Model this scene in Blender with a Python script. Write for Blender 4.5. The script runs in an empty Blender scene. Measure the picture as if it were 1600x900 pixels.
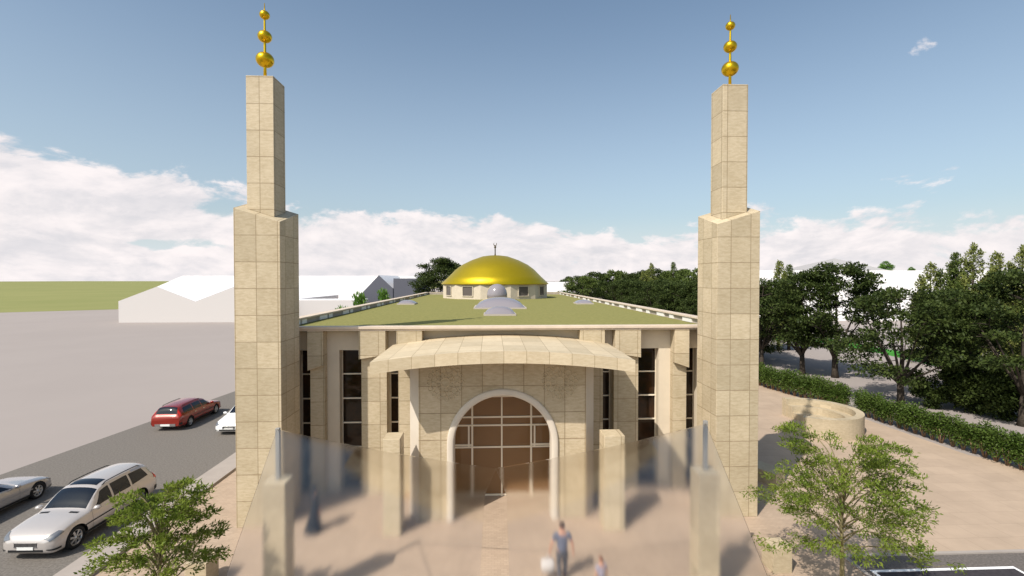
import bpy, bmesh, math, random
import numpy as np
from mathutils import Vector, Matrix, Quaternion
R = math.radians
random.seed(7)
scene = bpy.context.scene
COL = scene.collection

# ------------------------------------------------------------------ camera
CAM_H = 9.2
cam_d = bpy.data.cameras.new('camera')
cam = bpy.data.objects.new('camera', cam_d)
COL.objects.link(cam)
cam.location = (0, 0, CAM_H)
cam.rotation_euler = (R(90 - 1.0), 0, R(-2.5))
cam_d.sensor_width = 36.0
cam_d.lens = 36.0 * 750 / 1600
cam_d.clip_end = 6000
scene.camera = cam

# ------------------------------------------------------------------ light
SUN_EL = 47.0
SUN_DIR = Vector((0.695, 0.719, 0)).normalized()      # the way the light travels over the ground
scene.view_settings.view_transform = 'Standard'
scene.view_settings.look = 'None'
scene.view_settings.exposure = 0.07
scene.view_settings.gamma = 1
world = bpy.data.worlds.new('World')
scene.world = world
world.use_nodes = True
wt = world.node_tree
wt.nodes.clear()


def N(nt, kind, **kw):
    n = nt.nodes.new(kind)
    for k, v in kw.items():
        if k.startswith('i_'):
            n.inputs[k[2:].replace('_', ' ')].default_value = v
        else:
            setattr(n, k, v)
    return n


def MATH(nt, op, a, b=None, c=None, clamp=False):
    n = nt.nodes.new('ShaderNodeMath')
    n.operation = op
    n.use_clamp = clamp
    for i, v in enumerate((a, b, c)):
        if v is None:
            continue
        if isinstance(v, (int, float)):
            n.inputs[i].default_value = v
        else:
            nt.links.new(v, n.inputs[i])
    return n.outputs[0]


def SMOOTH(nt, v, lo, hi, to0=0.0, to1=1.0):
    n = nt.nodes.new('ShaderNodeMapRange')
    n.interpolation_type = 'SMOOTHSTEP'
    nt.links.new(v, n.inputs[0])
    n.inputs[1].default_value = lo
    n.inputs[2].default_value = hi
    n.inputs[3].default_value = to0
    n.inputs[4].default_value = to1
    return n.outputs[0]


def build_sky():
    nt = wt
    L = nt.links.new
    sky = N(nt, 'ShaderNodeTexSky', sky_type='NISHITA', sun_disc=False)
    sky.sun_elevation = R(SUN_EL)
    sky.sun_rotation = R(224)
    sky.altitude = 50
    sky.air_density = 1.0
    sky.dust_density = 2.6
    sky.ozone_density = 1.2
    tc = N(nt, 'ShaderNodeTexCoord')
    sep = N(nt, 'ShaderNodeSeparateXYZ')
    L(tc.outputs['Generated'], sep.inputs[0])
    x, y, z = sep.outputs
    el = MATH(nt, 'MULTIPLY', MATH(nt, 'ARCSINE', z), 57.2958)
    az = MATH(nt, 'MULTIPLY', MATH(nt, 'ARCTAN2', x, y), 57.2958)
    cmb = N(nt, 'ShaderNodeCombineXYZ')
    L(MATH(nt, 'MULTIPLY', az, 0.1), cmb.inputs[0])
    L(MATH(nt, 'MULTIPLY', el, 0.2), cmb.inputs[1])
    n1 = N(nt, 'ShaderNodeTexNoise', i_Scale=0.85, i_Detail=10.0, i_Roughness=0.60, i_Distortion=0.35)
    L(cmb.outputs[0], n1.inputs['Vector'])
    n1.inputs['Vector'].default_value = (0, 0, 0)
    n2 = N(nt, 'ShaderNodeTexNoise', i_Scale=2.6, i_Detail=8.0, i_Roughness=0.6)
    L(cmb.outputs[0], n2.inputs['Vector'])

    def bump(a0, wa, e0, we, amp):
        da = MATH(nt, 'POWER', MATH(nt, 'ABSOLUTE', MATH(nt, 'DIVIDE', MATH(nt, 'SUBTRACT', az, a0), wa)), 2.0)
        de = MATH(nt, 'POWER', MATH(nt, 'ABSOLUTE', MATH(nt, 'DIVIDE', MATH(nt, 'SUBTRACT', el, e0), we)), 2.0)
        return MATH(nt, 'MULTIPLY', MATH(nt, 'EXPONENT', MATH(nt, 'MULTIPLY', MATH(nt, 'ADD', da, de), -1.0)), amp)
    cov = SMOOTH(nt, el, 0.5, 11.0, 0.27, -0.46)
    for b in ((-56, 22, 8.0, 5.6, 0.80), (-36, 12, 6.0, 4.0, 0.42), (-47, 6, 11.0, 1.6, 0.22), (-3, 13, 5.5, 3.6, 0.34), (-13, 6, 8.2, 1.8, 0.36),
              (29, 12, 6, 3.5, 0.22), (44, 9, 9.5, 1.4, 0.40), (-41, 3, 17.6, 1.5, 0.50), (42.5, 5, 20.5, 1.3, 0.36),
              (-55, 4, 17.5, 1.0, 0.25)):
        cov = MATH(nt, 'ADD', cov, bump(*b))
    ahead = SMOOTH(nt, y, -0.15, 0.35)      # unseen sky behind the viewer, thinned of cloud and haze to deepen shade
    # small gap of blue under the big bank on the left
    cov = MATH(nt, 'ADD', cov, bump(-33, 12, 3.4, 0.9, -0.45))
    v = MATH(nt, 'ADD', MATH(nt, 'MULTIPLY', n1.outputs[0], 1.55), MATH(nt, 'MULTIPLY', n2.outputs[0], 0.50))
    v = MATH(nt, 'ADD', v, cov)
    mask = MATH(nt, 'MULTIPLY', SMOOTH(nt, v, 1.01, 1.16), MATH(nt, 'ADD', MATH(nt, 'MULTIPLY', ahead, 0.8), 0.2))
    # white haze hugging the horizon
    hz = MATH(nt, 'MULTIPLY', MATH(nt, 'ADD', SMOOTH(nt, el, 0.2, 8.0, 0.62, 0.0), SMOOTH(nt, el, 2.0, 34.0, 0.36, 0.05)), MATH(nt, 'ADD', MATH(nt, 'MULTIPLY', ahead, 0.85), 0.15))
    # cloud brightness: crests light, bellies greyer
    n3 = N(nt, 'ShaderNodeTexNoise', i_Scale=2.2, i_Detail=8.0, i_Roughness=0.6)
    L(cmb.outputs[0], n3.inputs['Vector'])
    cm2 = N(nt, 'ShaderNodeCombineXYZ')
    L(MATH(nt, 'ADD', MATH(nt, 'MULTIPLY', az, 0.1), -0.06), cm2.inputs[0])
    L(MATH(nt, 'ADD', MATH(nt, 'MULTIPLY', el, 0.2), 0.14), cm2.inputs[1])
    n4 = N(nt, 'ShaderNodeTexNoise', i_Scale=0.85, i_Detail=10.0, i_Roughness=0.60, i_Distortion=0.35)
    L(cm2.outputs[0], n4.inputs['Vector'])
    rel = SMOOTH(nt, MATH(nt, 'SUBTRACT', n1.outputs[0], n4.outputs[0]), -0.10, 0.10)
    sh = MATH(nt, 'ADD', MATH(nt, 'MULTIPLY', rel, 0.65), MATH(nt, 'MULTIPLY', SMOOTH(nt, n3.outputs[0], 0.34, 0.62), 0.35))
    cr = N(nt, 'ShaderNodeMix', data_type='RGBA')
    cr.inputs[6].default_value = (0.70, 0.68, 0.71, 1)
    cr.inputs[7].default_value = (0.98, 0.90, 0.89, 1)
    L(sh, cr.inputs[0])
    bs = N(nt, 'ShaderNodeBackground', i_Strength=0.132)
    tn = N(nt, 'ShaderNodeMix', data_type='RGBA', blend_type='MULTIPLY')
    tn.inputs[0].default_value = 1.0
    tn.inputs[7].default_value = (0.96, 1.05, 1.03, 1)
    L(sky.outputs[0], tn.inputs[6])
    L(tn.outputs[2], bs.inputs[0])
    bc = N(nt, 'ShaderNodeBackground', i_Strength=1.02)
    L(cr.outputs[2], bc.inputs[0])
    bh = N(nt, 'ShaderNodeBackground', i_Strength=0.93)
    bh.inputs[0].default_value = (0.77, 0.85, 0.90, 1)
    m0 = N(nt, 'ShaderNodeMixShader')
    L(hz, m0.inputs[0]); L(bs.outputs[0], m0.inputs[1]); L(bh.outputs[0], m0.inputs[2])
    m1 = N(nt, 'ShaderNodeMixShader')
    L(MATH(nt, 'MULTIPLY', mask, 0.92), m1.inputs[0]); L(m0.outputs[0], m1.inputs[1]); L(bc.outputs[0], m1.inputs[2])
    out = N(nt, 'ShaderNodeOutputWorld')
    L(m1.outputs[0], out.inputs[0])


build_sky()
sun_d = bpy.data.lights.new('sun', 'SUN')
sun_d.energy = 5.0
sun_d.angle = R(0.5)
sun_d.color = (1.0, 0.93, 0.84)
sun = bpy.data.objects.new('sun', sun_d)
COL.objects.link(sun)
c_, s_ = math.cos(R(SUN_EL)), math.sin(R(SUN_EL))
sun.rotation_euler = Vector((SUN_DIR.x * c_, SUN_DIR.y * c_, -s_)).to_track_quat('-Z', 'Y').to_euler()
sun.location = (-20, -20, 40)
scene.cycles.max_bounces = 10
scene.cycles.transparent_max_bounces = 24
scene.cycles.sample_clamp_indirect = 6

# ------------------------------------------------------------------ materials


def lin(r, g, b):
    f = lambda c: (c / 255 / 12.92) if c / 255 <= 0.04045 else ((c / 255 + 0.055) / 1.055) ** 2.4
    return (f(r), f(g), f(b), 1)


def mat(name, color, rough=0.7, metal=0.0, spec=0.4, var=0.0, vscale=3.0, bump=0.0, bscale=40.0, coat=0.0, color2=None):
    m = bpy.data.materials.new(name)
    m.use_nodes = True
    nt = m.node_tree
    b = nt.nodes['Principled BSDF']
    b.inputs['Base Color'].default_value = color
    b.inputs['Roughness'].default_value = rough
    b.inputs['Metallic'].default_value = metal
    b.inputs['Specular IOR Level'].default_value = spec
    b.inputs['Coat Weight'].default_value = coat
    if var or color2:
        tc = N(nt, 'ShaderNodeTexCoord')
        nz = N(nt, 'ShaderNodeTexNoise', i_Scale=vscale, i_Detail=5.0, i_Roughness=0.6)
        nt.links.new(tc.outputs['Object'], nz.inputs['Vector'])
        mx = N(nt, 'ShaderNodeMix', data_type='RGBA')
        c2 = color2 or tuple(min(1, c * (1 + var)) for c in color[:3]) + (1,)
        c1 = color if color2 else tuple(c * (1 - var) for c in color[:3]) + (1,)
        mx.inputs[6].default_value = c1
        mx.inputs[7].default_value = c2
        nt.links.new(SMOOTH(nt, nz.outputs[0], 0.3, 0.7), mx.inputs[0])
        nt.links.new(mx.outputs[2], b.inputs['Base Color'])
    if bump:
        tc = N(nt, 'ShaderNodeTexCoord')
        nz = N(nt, 'ShaderNodeTexNoise', i_Scale=bscale, i_Detail=4.0)
        nt.links.new(tc.outputs['Object'], nz.inputs['Vector'])
        bp = N(nt, 'ShaderNodeBump', i_Strength=bump, i_Distance=0.01)
        nt.links.new(nz.outputs[0], bp.inputs['Height'])
        nt.links.new(bp.outputs[0], b.inputs['Normal'])
    return m


def stone_mat(name, base, dark, tw=0.79, th=1.0, offx=0.0, offy=0.0, joint=True, jw=0.013):
    """travertine slabs: laid in metres through the UV map"""
    m = bpy.data.materials.new(name)
    m.use_nodes = True
    nt = m.node_tree
    L = nt.links.new
    b = nt.nodes['Principled BSDF']
    b.inputs['Roughness'].default_value = 0.62
    b.inputs['Specular IOR Level'].default_value = 0.3
    uv = N(nt, 'ShaderNodeTexCoord')
    mp = N(nt, 'ShaderNodeMapping')
    mp.inputs['Location'].default_value = (offx, offy, 0)
    L(uv.outputs['UV'], mp.inputs[0])
    # streaks along the bed of the stone
    st = N(nt, 'ShaderNodeMapping')
    st.inputs['Scale'].default_value = (1.0, 3.2, 1)
    L(uv.outputs['UV'], st.inputs[0])
    n1 = N(nt, 'ShaderNodeTexNoise', i_Scale=4.2, i_Detail=9.0, i_Roughness=0.70, i_Distortion=0.5)
    L(st.outputs[0], n1.inputs['Vector'])
    n2 = N(nt, 'ShaderNodeTexNoise', i_Scale=1.1, i_Detail=3.0, i_Roughness=0.5)
    L(uv.outputs['UV'], n2.inputs['Vector'])
    f = MATH(nt, 'ADD', MATH(nt, 'MULTIPLY', n1.outputs[0], 0.75), MATH(nt, 'MULTIPLY', n2.outputs[0], 0.25))
    mx = N(nt, 'ShaderNodeMix', data_type='RGBA')
    mx.inputs[6].default_value = dark
    mx.inputs[7].default_value = base
    L(SMOOTH(nt, f, 0.34, 0.64), mx.inputs[0])
    # per slab tint
    br = N(nt, 'ShaderNodeTexBrick', offset=0.0, squash=1.0)
    br.inputs['Color1'].default_value = (1.08, 1.07, 1.05, 1)
    br.inputs['Color2'].default_value = (0.86, 0.85, 0.82, 1)
    br.inputs['Mortar'].default_value = (0.57, 0.52, 0.45, 1) if joint else (1, 1, 1, 1)
    br.inputs['Scale'].default_value = 1.0
    br.inputs['Mortar Size'].default_value = jw if joint else 0.0
    br.inputs['Mortar Smooth'].default_value = 0.1
    br.inputs['Bias'].default_value = 0.0
    br.inputs['Brick Width'].default_value = tw
    br.inputs['Row Height'].default_value = th
    L(mp.outputs[0], br.inputs['Vector'])
    mu = N(nt, 'ShaderNodeMix', data_type='RGBA', blend_type='MULTIPLY')
    mu.inputs[0].default_value = 1.0
    L(mx.outputs[2], mu.inputs[6]); L(br.outputs['Color'], mu.inputs[7])
    # travertine pits
    vo = N(nt, 'ShaderNodeTexNoise', i_Scale=7.0, i_Detail=8.0, i_Roughness=0.75)
    s2 = N(nt, 'ShaderNodeMapping')
    s2.inputs['Scale'].default_value = (1.0, 1.9, 1)
    L(uv.outputs['UV'], s2.inputs[0])
    L(s2.outputs[0], vo.inputs['Vector'])
    pit = SMOOTH(nt, vo.outputs[0], 0.655, 0.71)
    mz = N(nt, 'ShaderNodeMix', data_type='RGBA')
    mz.inputs[7].default_value = tuple(c * 0.42 for c in dark[:3]) + (1,)
    L(MATH(nt, 'MULTIPLY', pit, 0.75), mz.inputs[0]); L(mu.outputs[2], mz.inputs[6])
    L(mz.outputs[2], b.inputs['Base Color'])
    bp = N(nt, 'ShaderNodeBump', i_Strength=0.35, i_Distance=0.01)
    h = MATH(nt, 'SUBTRACT', MATH(nt, 'MULTIPLY', n1.outputs[0], 0.4), MATH(nt, 'ADD', pit, br.outputs['Fac']))
    L(h, bp.inputs['Height'])
    L(bp.outputs[0], b.inputs['Normal'])
    return m


def paving_mat(name, c1, c2, mortar, bw, rh, ms, offset=0.5, varamt=0.10):
    m = bpy.data.materials.new(name)
    m.use_nodes = True
    nt = m.node_tree
    L = nt.links.new
    b = nt.nodes['Principled BSDF']
    b.inputs['Roughness'].default_value = 0.8
    b.inputs['Specular IOR Level'].default_value = 0.25
    tc = N(nt, 'ShaderNodeTexCoord')
    br = N(nt, 'ShaderNodeTexBrick', offset=offset)
    br.inputs['Color1'].default_value = c1
    br.inputs['Color2'].default_value = c2
    br.inputs['Mortar'].default_value = mortar
    br.inputs['Scale'].default_value = 1.0
    br.inputs['Mortar Size'].default_value = ms
    br.inputs['Brick Width'].default_value = bw
    br.inputs['Row Height'].default_value = rh
    L(tc.outputs['Object'], br.inputs['Vector'])
    nz = N(nt, 'ShaderNodeTexNoise', i_Scale=0.7, i_Detail=7.0, i_Roughness=0.65)
    L(tc.outputs['Object'], nz.inputs['Vector'])
    mu = N(nt, 'ShaderNodeMix', data_type='RGBA', blend_type='MULTIPLY')
    mu.inputs[0].default_value = 1.0
    cm = N(nt, 'ShaderNodeCombineColor')
    v = SMOOTH(nt, nz.outputs[0], 0.3, 0.72, 1 - varamt, 1 + varamt * 0.4)
    for i in range(3):
        L(v, cm.inputs[i])
    L(br.outputs['Color'], mu.inputs[6]); L(cm.outputs[0], mu.inputs[7])
    L(mu.outputs[2], b.inputs['Base Color'])
    bp = N(nt, 'ShaderNodeBump', i_Strength=0.3, i_Distance=0.004)
    L(MATH(nt, 'SUBTRACT', 1.0, br.outputs['Fac']), bp.inputs['Height'])
    L(bp.outputs[0], b.inputs['Normal'])
    return m


def leaf_mat(name, c1, c2, trans=0.35):
    m = bpy.data.materials.new(name)
    m.use_nodes = True
    nt = m.node_tree
    L = nt.links.new
    nt.nodes.clear()
    out = N(nt, 'ShaderNodeOutputMaterial')
    b = N(nt, 'ShaderNodeBsdfPrincipled')
    b.inputs['Roughness'].default_value = 0.5
    b.inputs['Specular IOR Level'].default_value = 0.14
    t = N(nt, 'ShaderNodeBsdfTranslucent')
    tc = N(nt, 'ShaderNodeTexCoord')
    nz = N(nt, 'ShaderNodeTexNoise', i_Scale=1.4, i_Detail=6.0, i_Roughness=0.75)
    L(tc.outputs['Object'], nz.inputs['Vector'])
    mx = N(nt, 'ShaderNodeMix', data_type='RGBA')
    mx.inputs[6].default_value = c1
    mx.inputs[7].default_value = c2
    L(SMOOTH(nt, nz.outputs[0], 0.35, 0.66), mx.inputs[0])
    L(mx.outputs[2], b.inputs['Base Color'])
    L(mx.outputs[2], t.inputs[0])
    ms = N(nt, 'ShaderNodeMixShader')
    ms.inputs[0].default_value = trans
    L(b.outputs[0], ms.inputs[1]); L(t.outputs[0], ms.inputs[2]); L(ms.outputs[0], out.inputs[0])
    return m


def glass_tint(name, tint, refl=0.10, rough=0.02):
    """thin tinted pane: see-through, with a mirror share that rises towards grazing"""
    m = bpy.data.materials.new(name)
    m.use_nodes = True
    nt = m.node_tree
    L = nt.links.new
    nt.nodes.clear()
    out = N(nt, 'ShaderNodeOutputMaterial')
    t = N(nt, 'ShaderNodeBsdfTransparent')
    t.inputs[0].default_value = tint
    g = N(nt, 'ShaderNodeBsdfGlossy', i_Roughness=rough)
    fr = N(nt, 'ShaderNodeFresnel', i_IOR=1.5)
    f = MATH(nt, 'ADD', MATH(nt, 'MULTIPLY', fr.outputs[0], 1.2), refl - 0.04, clamp=True)
    ms = N(nt, 'ShaderNodeMixShader')
    L(f, ms.inputs[0]); L(t.outputs[0], ms.inputs[1]); L(g.outputs[0], ms.inputs[2]); L(ms.outputs[0], out.inputs[0])
    return m


M = {}
M['stone'] = stone_mat('travertine slabs', (0.53, 0.45, 0.325, 1), (0.42, 0.345, 0.228, 1))
M['stone_tower'] = stone_mat('travertine tower slabs', (0.52, 0.44, 0.315, 1), (0.41, 0.335, 0.222, 1), tw=0.775, th=0.985, offx=0.1)
M['stone_arch'] = stone_mat('travertine portal slabs', (0.51, 0.43, 0.31, 1), (0.395, 0.32, 0.21, 1), tw=0.79, th=1.03, offx=0.33, jw=0.016)
M['stone_roof'] = stone_mat('travertine canopy slabs', (0.58, 0.49, 0.35, 1), (0.49, 0.40, 0.27, 1), tw=0.79, th=0.99, offx=0.35, jw=0.010)
M['stone_plain'] = stone_mat('sawn stone', (0.50, 0.42, 0.30, 1), (0.40, 0.33, 0.225, 1), joint=False)
M['plaster'] = mat('cream plaster', (0.60, 0.52, 0.405, 1), 0.85, spec=0.2, var=0.03, vscale=1.5, bump=0.1, bscale=120)
M['plaster_white'] = mat('pale arch plaster', (0.56, 0.50, 0.42, 1), 0.75, spec=0.25, var=0.03, vscale=2)
M['coping'] = mat('coping stone', (0.58, 0.48, 0.38, 1), 0.7, var=0.06, vscale=2)
M['parapet_in'] = mat('parapet lining', (0.38, 0.33, 0.28, 1), 0.85, var=0.08, vscale=2)
M['white_panel'] = mat('white vent panel', (0.75, 0.73, 0.70, 1), 0.6)
M['roofgreen'] = mat('sedum roof', (0.185, 0.18, 0.06, 1), 0.95, spec=0.1, color2=(0.245, 0.228, 0.08, 1), vscale=6, bump=0.4, bscale=25)
M['gold'] = mat('gold leaf', (0.66, 0.42, 0.012, 1), 0.30, metal=0.9, spec=0.5)
M['golddome'] = mat('gold dome sheet', (0.50, 0.365, 0.008, 1), 0.40, metal=0.72, spec=0.5, var=0.02, vscale=2)
M['bronze'] = mat('weathered bronze', (0.12, 0.10, 0.07, 1), 0.45, metal=0.7)
M['drum'] = mat('drum render', (0.52, 0.45, 0.36, 1), 0.8, var=0.05, vscale=3)
M['acrylic'] = mat('skylight acrylic', (0.235, 0.215, 0.235, 1), 0.16, spec=0.45, coat=0.15)
M['frame'] = mat('cream window frame', (0.78, 0.69, 0.55, 1), 0.45)
M['steel'] = mat('grey steel', (0.30, 0.29, 0.27, 1), 0.6, metal=0.2)
M['darkglass'] = mat('dark window glass', (0.012, 0.008, 0.006, 1), 0.05, spec=0.28, color2=(0.035, 0.016, 0.007, 1), vscale=1.3)
M['doorglass'] = glass_tint('bronze tinted door glass', (0.52, 0.33, 0.18, 1), 0.05)
_nt = M['doorglass'].node_tree
_d = N(_nt, 'ShaderNodeBsdfDiffuse')
_d.inputs[0].default_value = (0.36, 0.205, 0.10, 1)  # diffuse brown in the pane stands in for light from the dim hall
_m = N(_nt, 'ShaderNodeMixShader')
_m.inputs[0].default_value = 0.55
_o = [n for n in _nt.nodes if n.type == 'OUTPUT_MATERIAL'][0]
_s = _o.inputs[0].links[0].from_socket
_nt.links.new(_s, _m.inputs[1]); _nt.links.new(_d.outputs[0], _m.inputs[2]); _nt.links.new(_m.outputs[0], _o.inputs[0])
M['inside_wall'] = mat('hall wall', (0.42, 0.24, 0.12, 1), 0.8)
M['drumdark'] = mat('drum window glass', (0.10, 0.085, 0.08, 1), 0.2)
M['curb'] = mat('skylight kerb', (0.42, 0.37, 0.33, 1), 0.7)
M['inside_floor'] = mat('hall floor', (0.32, 0.20, 0.12, 1), 0.35, var=0.15, vscale=1)
M['ground'] = mat('pale ground', (0.315, 0.278, 0.26, 1), 0.95, spec=0.1, var=0.03, vscale=0.05)
M['field'] = mat('meadow', (0.215, 0.225, 0.085, 1), 0.95, spec=0.05, color2=(0.25, 0.25, 0.10, 1), vscale=0.02)
M['lawn'] = mat('bright lawn', (0.05, 0.22, 0.03, 1), 0.9, spec=0.1, var=0.2, vscale=0.6)
M['path'] = mat('pavement concrete', (0.33, 0.29, 0.26, 1), 0.9, var=0.05, vscale=1.5)
M['white_build'] = mat('white render', (0.56, 0.53, 0.515, 1), 0.9, spec=0.1)
M['white_roof'] = mat('white roof', (0.86, 0.84, 0.84, 1), 0.8, spec=0.2)
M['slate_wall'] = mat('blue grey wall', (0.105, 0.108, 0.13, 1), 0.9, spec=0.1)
M['pyramid'] = mat('grey roof', (0.34, 0.33, 0.33, 1), 0.9, spec=0.1)
M['paving'] = paving_mat('tan pavers', (0.425, 0.325, 0.24, 1), (0.375, 0.285, 0.21, 1), (0.33, 0.25, 0.185, 1), 0.20, 0.10, 0.006)
M['slabs'] = paving_mat('tan paving slabs', (0.43, 0.33, 0.245, 1), (0.405, 0.31, 0.23, 1), (0.345, 0.265, 0.195, 1), 1.2, 0.9, 0.010)
M['asphalt'] = mat('asphalt', (0.155, 0.14, 0.125, 1), 0.9, spec=0.2, var=0.22, vscale=14, bump=0.5, bscale=60)
M['asphalt2'] = mat('dark asphalt', (0.13, 0.115, 0.105, 1), 0.9, spec=0.2, var=0.25, vscale=16, bump=0.4, bscale=60)
M['bay'] = mat('bay surface', (0.045, 0.04, 0.045, 1), 0.85, spec=0.2, var=0.2, vscale=8)
M['linepaint'] = mat('white line paint', (0.80, 0.80, 0.80, 1), 0.7, var=0.06, vscale=5)
M['bark'] = mat('bark', (0.055, 0.045, 0.036, 1), 0.95, spec=0.1, var=0.3, vscale=9, bump=0.6, bscale=30)
M['barkyoung'] = mat('young bark', (0.19, 0.165, 0.085, 1), 0.85, spec=0.15, var=0.25, vscale=14)
M['stem'] = mat('hedge stem', (0.24, 0.155, 0.095, 1), 0.9, var=0.2, vscale=10)
M['leaf_dark'] = leaf_mat('dark foliage', (0.028, 0.046, 0.012, 1), (0.075, 0.10, 0.026, 1), 0.27)
M['leaf_mid'] = leaf_mat('mid foliage', (0.07, 0.105, 0.024, 1), (0.14, 0.18, 0.048, 1), 0.3)
M['leaf_con'] = leaf_mat('conifer foliage', (0.11, 0.14, 0.035, 1), (0.24, 0.26, 0.075, 1), 0.2)
M['leaf_near'] = leaf_mat('young tree leaves', (0.10, 0.155, 0.02, 1), (0.21, 0.26, 0.042, 1), 0.36)
M['leaf_hedge'] = leaf_mat('hedge leaves', (0.06, 0.105, 0.018, 1), (0.115, 0.165, 0.036, 1), 0.3)
M['carglass'] = mat('car glass', (0.006, 0.010, 0.018, 1), 0.03, spec=0.38)
M['tyre'] = mat('tyre rubber', (0.014, 0.014, 0.015, 1), 0.8, spec=0.3)
M['rim'] = mat('alloy rim', (0.55, 0.55, 0.56, 1), 0.28, metal=0.85)
M['black'] = mat('black trim', (0.012, 0.012, 0.013, 1), 0.5)
M['chrome'] = mat('chrome trim', (0.60, 0.60, 0.61, 1), 0.18, metal=0.95)
M['lamp'] = mat('headlamp glass', (0.22, 0.225, 0.24, 1), 0.05, spec=0.8, metal=0.5)
M['redlamp'] = mat('tail lamp', (0.55, 0.022, 0.012, 1), 0.15, spec=0.7)
M['plate'] = mat('number plate', (0.72, 0.72, 0.70, 1), 0.5)
M['paint_silverwhite'] = mat('champagne white paint', (0.50, 0.46, 0.435, 1), 0.26, metal=0.3, coat=0.8)
M['paint_silver'] = mat('silver paint', (0.36, 0.35, 0.36, 1), 0.25, metal=0.55, coat=0.8)
M['paint_red'] = mat('dark red paint', (0.24, 0.016, 0.008, 1), 0.25, metal=0.2, coat=0.8)
M['paint_white'] = mat('white paint', (0.78, 0.78, 0.78, 1), 0.25, coat=0.8)
M['skin'] = mat('skin', (0.50, 0.27, 0.18, 1), 0.6)
M['hair'] = mat('brown hair', (0.06, 0.03, 0.018, 1), 0.6)
M['hair_red'] = mat('auburn hair', (0.17, 0.06, 0.025, 1), 0.6)
M['shirt'] = mat('blue grey cotton', (0.14, 0.15, 0.20, 1), 0.9, var=0.08, vscale=6)
M['jeans'] = mat('grey trousers', (0.085, 0.08, 0.085, 1), 0.9, var=0.1, vscale=8)
M['abaya'] = mat('black cloth', (0.010, 0.010, 0.012, 1), 0.85, var=0.15, vscale=4)
M['lilac'] = mat('lilac cotton', (0.36, 0.33, 0.40, 1), 0.9)
M['bagwhite'] = mat('white plastic bag', (0.52, 0.49, 0.47, 1), 0.6)
M['shoe'] = mat('dark shoe', (0.03, 0.025, 0.022, 1), 0.7)
M['seatcloth'] = mat('car seat cloth', (0.33, 0.29, 0.25, 1), 0.8)

# ------------------------------------------------------------------ mesh tools


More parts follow.
